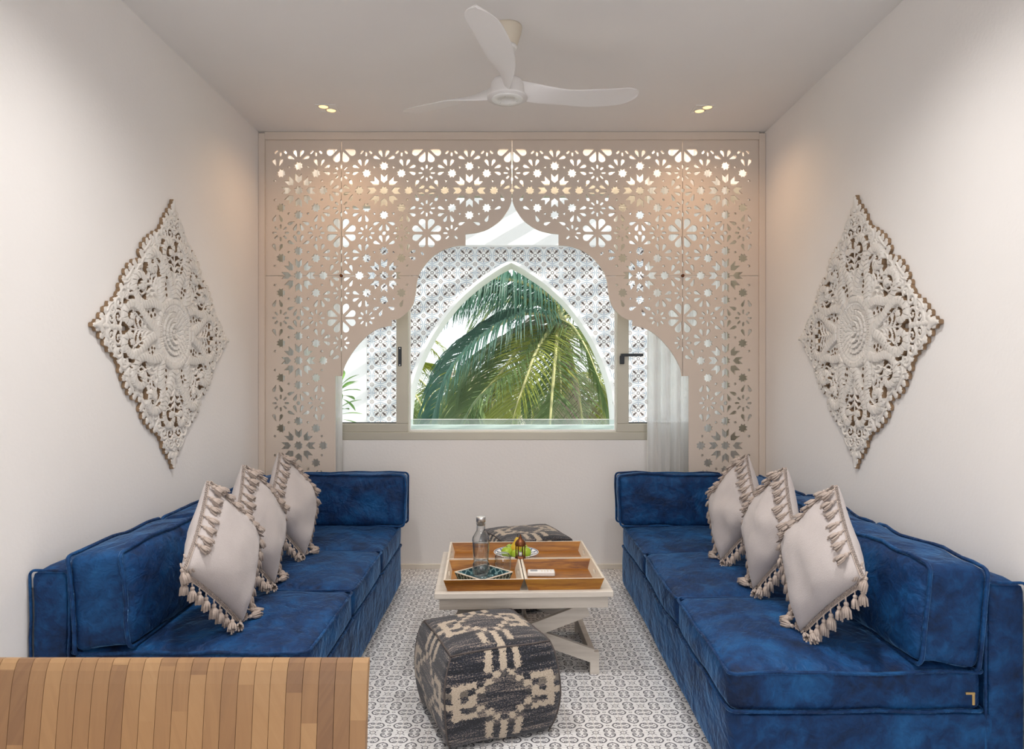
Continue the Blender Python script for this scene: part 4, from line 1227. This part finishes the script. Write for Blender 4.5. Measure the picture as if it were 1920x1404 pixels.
# ================================================================== CARVED WALL PANELS
NG = 470; EXT = 1.03
gx = np.linspace(-EXT, EXT, NG); GX, GY = np.meshgrid(gx, gx, indexing='ij'); cell = gx[1]-gx[0]
HT = np.zeros((NG, NG)); PT = np.zeros((NG, NG), int)
def stroke(pts, w0, w1, h, part, groove=0, flat=.5, gdepth=.35, gslant=0.0):
    """raised band along a polyline; w0,w1 half widths at both ends"""
    P3 = catmull([(p[0], p[1], 0) for p in pts], 7); A = np.array([(p.x, p.y) for p in P3])
    wm = max(w0, w1)+.01
    i0 = max(0, int((A[:, 0].min()-wm+EXT)/cell)); i1 = min(NG, int((A[:, 0].max()+wm+EXT)/cell)+2)
    j0 = max(0, int((A[:, 1].min()-wm+EXT)/cell)); j1 = min(NG, int((A[:, 1].max()+wm+EXT)/cell)+2)
    X_, Y_ = GX[i0:i1, j0:j1], GY[i0:i1, j0:j1]
    best = np.full(X_.shape, 9.0); sp_ = np.zeros(X_.shape); sd_ = np.zeros(X_.shape)
    sl = np.concatenate([[0], np.cumsum(np.hypot(*(A[1:]-A[:-1]).T))]); T = sl[-1]
    for k in range(len(A)-1):
        a, b = A[k], A[k+1]; d = b-a; L2 = d@d+1e-12
        t = np.clip(((X_-a[0])*d[0]+(Y_-a[1])*d[1])/L2, 0, 1)
        ex, ey = X_-a[0]-t*d[0], Y_-a[1]-t*d[1]; dist = np.hypot(ex, ey)
        m = dist < best; best[m] = dist[m]; sp_[m] = (sl[k]+t*(sl[k+1]-sl[k]))[m]; sd_[m] = (np.sign(d[0]*ey-d[1]*ex)*dist)[m]
    w = w0+(w1-w0)*sp_/T
    q = best/w; v = h*(flat+(1-flat)*np.sqrt(np.clip(1-q*q, 0, 1)))
    if groove: v = v*(1-gdepth*(np.abs(np.sin(PI*(sp_+gslant*sd_)/groove)) < .22))
    v = np.where(q < 1, v, 0)
    H0, P0 = HT[i0:i1, j0:j1], PT[i0:i1, j0:j1]
    m = v > H0; H0[m] = v[m]; P0[m] = part
def rotp(pts, a, mir=False):
    ca, sa = math.cos(a), math.sin(a); return [((-x if mir else x)*ca-y*sa, (-x if mir else x)*sa+y*ca) for x, y in pts]
PARTS = {1: 'medallion', 2: 'lattice_ground', 3: 'scalloped_border'}
pid = 10
# border: scallops along the four edges, stepped like the photograph
for q in range(4):
    a = q*PI/2
    for k in range(23):
        t = (k+.5)/23; bump_ = .035+.012*math.sin(t*PI)
        x, y = (1-t)*0+t*.96, (1-t)*.96
        x, y = .0+.97*t, .97*(1-t)
        off = .028*math.exp(-((t-.40)/.09)**2)+.028*math.exp(-((t-.60)/.09)**2)-.035*math.exp(-((t-.5)/.035)**2)-.03*math.exp(-((t-.22)/.05)**2)-.03*math.exp(-((t-.78)/.05)**2)
        x += off*.707; y += off*.707
        p0 = (x-.026, y-.026); p1 = (x-.004, y-.004)
        stroke(rotp([p0, p1], a), .024, .024, .42, 3, 0, .5)
    edge = [(.0+.97*t+.0, .97*(1-t)) for t in [k/20 for k in range(21)]]
    edge = [(x-.03, y-.03) for x, y in edge]
    stroke(rotp(edge[1:-1], a), .020, .020, .38, 3, .03)
# ground lattice: small piercings between the loops
rng = np.random.RandomState(5)
R0 = np.hypot(GX, GY); TH_ = np.arctan2(GX, GY)
ground = (R0 < .46) & (R0 > .24)
gm = np.where(ground, .26, 0)
for k in range(8):
    for r_ in np.arange(.30, .47, .042):
        nn = max(1, int((r_-.20)*16))
        for j in range(nn):
            th = (k+.5)*PI/4+(j-(nn-1)/2)*.036/r_
            cx, cy = r_*math.sin(th)+rng.uniform(-.006, .006), r_*math.cos(th)+rng.uniform(-.006, .006)
            rad = rng.uniform(.009, .014)
            gm[(GX-cx)**2+(GY-cy)**2 < rad**2] = 0
            ring_ = ((GX-cx)**2+(GY-cy)**2 < (rad+.012)**2) & (gm > 0); gm[ring_] = np.maximum(gm[ring_], .42)
m = gm > HT; HT[m] = gm[m]; PT[m] = 2
# eight looped bands and their leaf sprays
loopA = [(.012, .265), (.075, .39), (.150, .50), (.172, .585), (.135, .655), (.075, .672), (.040, .635), (.052, .598), (.085, .596)]
loopD = [(.012, .265), (.080, .36), (.175, .43), (.222, .51), (.205, .590), (.140, .630), (.075, .610), (.058, .560), (.085, .530), (.115, .540)]
for k in range(8):
    a = -k*PI/4; diag = k % 2 == 1
    pid += 1; PARTS[pid] = 'loop_band'
    for mir in (False, True):
        lp_ = loopD if diag else loopA
        stroke(rotp(lp_, a, mir), .034, .026, .90, pid, .034, .80, .30, .5 if diag else .0)
        n2 = len(lp_)
        inner = [(x*.80, y-.002 if y < .5 else y*.975) for x, y in lp_[1:6]]
        stroke(rotp(inner, a, mir), .009, .008, .60, pid, 0, .5)
    pid += 1; PARTS[pid] = 'leaf_spray'
    top = .60 if not diag else .55
    stroke(rotp([(0, .33), (0, .45), (0, top)], a), .013, .008, .55, pid, 0, .4)
    for mir in (False, True):
        for i, y0 in enumerate((.37, .42, .47, .52)):
            s_ = .030+.016*i
            if diag: s_ *= 1.25
            stroke(rotp([(.002, y0), (s_*.7, y0+.035), (s_*1.5, y0+.040), (s_*1.85, y0+.075)], a, mir), .014, .006, .62, pid, 0, .35)
            stroke(rotp([(s_*.8, y0+.035), (s_*1.2, y0+.015), (s_*1.9, y0+.02)], a, mir), .010, .005, .50, pid, 0, .35)
        stroke(rotp([(.0, top-.02), (.03, top+.01), (.035, top+.03)], a, mir), .012, .008, .5, pid, 0, .4)
        if diag:
            stroke(rotp([(.04, .50), (.10, .48), (.15, .50), (.165, .55)], a, mir), .012, .007, .5, pid, 0, .4)
# scrolls that fill towards the four corners and along the edges
def spiral(cx, cy, r0, turns, a0, cw, n=16):
    return [(cx+r0*(1-.82*i/n)*math.cos(a0+(1 if cw else -1)*2*PI*turns*i/n), cy+r0*(1-.82*i/n)*math.sin(a0+(1 if cw else -1)*2*PI*turns*i/n)) for i in range(n+1)]
for q in range(4):
    a = q*PI/2; pid += 1; PARTS[pid] = 'corner_scroll'
    stroke(rotp([(0, .70), (0, .82), (0, .99)], a), .022, .016, .62, pid, .035, .5)
    stroke(rotp([(-.028, .905), (0, .925), (.028, .905)], a), .020, .020, .6, pid, 0, .6)
    stroke(rotp([(0, .93), (0, .995)], a), .030, .006, .62, pid, 0, .6)
    for mir in (False, True):
        for (cx, cy, r0, a0, cw) in ((.070, .735, .050, 2.6, False), (.052, .815, .038, 2.8, False), (.155, .725, .046, 2.2, False), (.225, .665, .044, 2.0, False), (.275, .600, .048, 2.2, True), (.112, .800, .028, 2.0, True)):
            stroke(rotp(spiral(cx, cy, r0, 1.25, a0, cw), a, mir), .014, .009, .60, pid, 0, .4)
        for (p, w_) in ((((.0, .72), (.05, .70), (.12, .705)), .013), (((.02, .86), (.06, .85), (.09, .83)), .012), (((.12, .69), (.20, .68), (.25, .63)), .013), (((.20, .63), (.26, .61), (.32, .57), (.36, .55)), .014),
                        (((.19, .70), (.22, .72), (.24, .70)), .012), (((.30, .66), (.31, .62), (.34, .60)), .013), (((.10, .85), (.13, .83), (.16, .79)), .012), (((.02, .78), (.10, .77), (.14, .76)), .012),
                        (((.36, .52), (.42, .50), (.45, .46)), .014), (((.27, .53), (.31, .52), (.36, .49)), .014), (((.33, .63), (.38, .58), (.42, .55)), .016)):
            stroke(rotp(p, a, mir), w_, w_*.6, .55, pid, 0, .35)
# medallion: beaded and petalled rings
def rings():
    h_ = np.zeros_like(R0); T_ = np.arctan2(GY, GX)
    def petals(r0, r1, n, lo, hi, ph=0):
        u = np.abs(((T_+ph)/(2*PI)*n) % 1-.5)*2          # 0 at petal centre .. 1 at edge
        rr = (R0-r0)/(r1-r0); tip = 1-.16*u**2
        v = (lo+(hi-lo)*np.clip(rr, 0, 1))*(1-.22*u**4)
        return np.where((rr >= 0) & (rr < tip), v, 0)
    h_ = np.where((R0 > .215) & (R0 < .268), .78*(1-.30*(np.abs(np.sin(T_*20)) < .10))*(1-.25*((R0-.2415)/.0265)**4), 0)
    bead = np.where((R0 >= .200) & (R0 <= .217), .35+.35*np.abs(np.sin(T_*36)), 0)
    h_ = np.maximum(h_, bead)
    for (r0, r1, n, lo, hi, ph) in ((.166, .207, 32, .45, .62, 0), (.126, .162, 26, .52, .76, .1), (.086, .122, 20, .60, .90, 0), (.046, .082, 14, .70, 1.04, .1), (.0, .036, 8, .60, 1.0, 0)):
        h_ = np.maximum(h_, petals(r0, r1, n, lo, hi, ph))
    h_ = np.maximum(h_, np.where(R0 < .205, .10, 0))
    h_ = np.maximum(h_, np.where((R0 > .034) & (R0 < .046), .30, 0))
    return h_
mh = rings(); m = (mh > 0) & (R0 < .268); HT[m] = mh[m]; PT[m] = 1
inside = (np.abs(GX)+np.abs(GY)) < 1.035
HT[~inside] = 0
SC = .672; TZ0, TZ1 = .007, .028
solid = HT > 0.01
c00, c10, c11, c01 = solid[:-1, :-1], solid[1:, :-1], solid[1:, 1:], solid[:-1, 1:]
cs = (c00.astype(int)+c10+c11+c01) >= 3
hz_ = np.where(solid, TZ0+TZ1*HT, 0)
# vertices not solid but used: take the neighbour height
nb = np.maximum.reduce([np.roll(hz_, s_, ax) for s_ in (1, -1) for ax in (0, 1)]); hz_ = np.where(solid, hz_, nb)
lab = np.maximum.reduce([np.where(solid, PT, 0)[:-1, :-1], np.where(solid, PT, 0)[1:, :-1], np.where(solid, PT, 0)[1:, 1:], np.where(solid, PT, 0)[:-1, 1:]])
pan = tag(empty('wall_carving', (0, 0, 0)), 'whitewashed carved diamond wall panel hanging above the sofa behind the bench', 'wall panel')
CI, CJ = np.nonzero(cs)
todo = {(i, j): int(lab[i, j]) for i, j in zip(CI.tolist(), CJ.tolist())}
def components():
    seen = set(); out = []
    for c in todo:
        if c in seen: continue
        l_ = todo[c]; st = [c]; seen.add(c); comp = []; nbl = {}
        while st:
            i, j = st.pop(); comp.append((i, j))
            for q in ((i+1, j), (i-1, j), (i, j+1), (i, j-1)):
                if q in todo:
                    if todo[q] == l_:
                        if q not in seen: seen.add(q); st.append(q)
                    else: nbl[todo[q]] = nbl.get(todo[q], 0)+1
        out.append((l_, comp, nbl))
    return out
for _ in range(3):                       # slivers go to the neighbouring piece
    for l_, comp, nbl in components():
        if len(comp) < 60 or l_ not in PARTS:
            t_ = max(nbl, key=nbl.get) if nbl else None
            for c in comp:
                if t_ is None: todo.pop(c); cs[c] = False
                else: todo[c] = t_
for p_, cells, _n in components():
    if p_ not in PARTS: continue
    idx = {}; vv = []; ff = []; mi = []
    def gv(i, j, bot):
        k = (i, j, bot)
        if k not in idx: idx[k] = len(vv); vv.append((gx[i]*SC, gx[j]*SC, 0 if bot else hz_[i, j]))
        return idx[k]
    for (i, j) in cells:
        ff.append((gv(i, j, 0), gv(i+1, j, 0), gv(i+1, j+1, 0), gv(i, j+1, 0))); mi.append(0)
        for (di, dj, e0, e1) in ((-1, 0, (i, j+1), (i, j)), (1, 0, (i+1, j), (i+1, j+1)), (0, -1, (i, j), (i+1, j)), (0, 1, (i+1, j+1), (i, j+1))):
            a_, b_ = i+di, j+dj
            if not (0 <= a_ < NG-1 and 0 <= b_ < NG-1) or not cs[a_, b_]:
                ff.append((gv(*e1, 0), gv(*e0, 0), gv(*e0, 1), gv(*e1, 1))); mi.append(1)
    me = mesh(PARTS[p_], vv, ff, [M['carved'], M['carved_edge']], False, mi)
    link(PARTS[p_], me, pan)
pan2 = copy_tree(pan); pan2['label'] = 'whitewashed carved diamond wall panel hanging above the sofa with the zip'
pan.matrix_world = Matrix.Translation((-HW+.0015, 3.475, 1.602)) @ Matrix(((0, 0, 1, 0), (1, 0, 0, 0), (0, 1, 0, 0), (0, 0, 0, 1)))
pan2.matrix_world = Matrix.Translation((HW-.0015, 3.425, 1.610)) @ Matrix(((0, 0, -1, 0), (-1, 0, 0, 0), (0, 1, 0, 0), (0, 0, 0, 1)))
for p_ in (pan, pan2): p_['group'] = 'carved diamond wall panels'
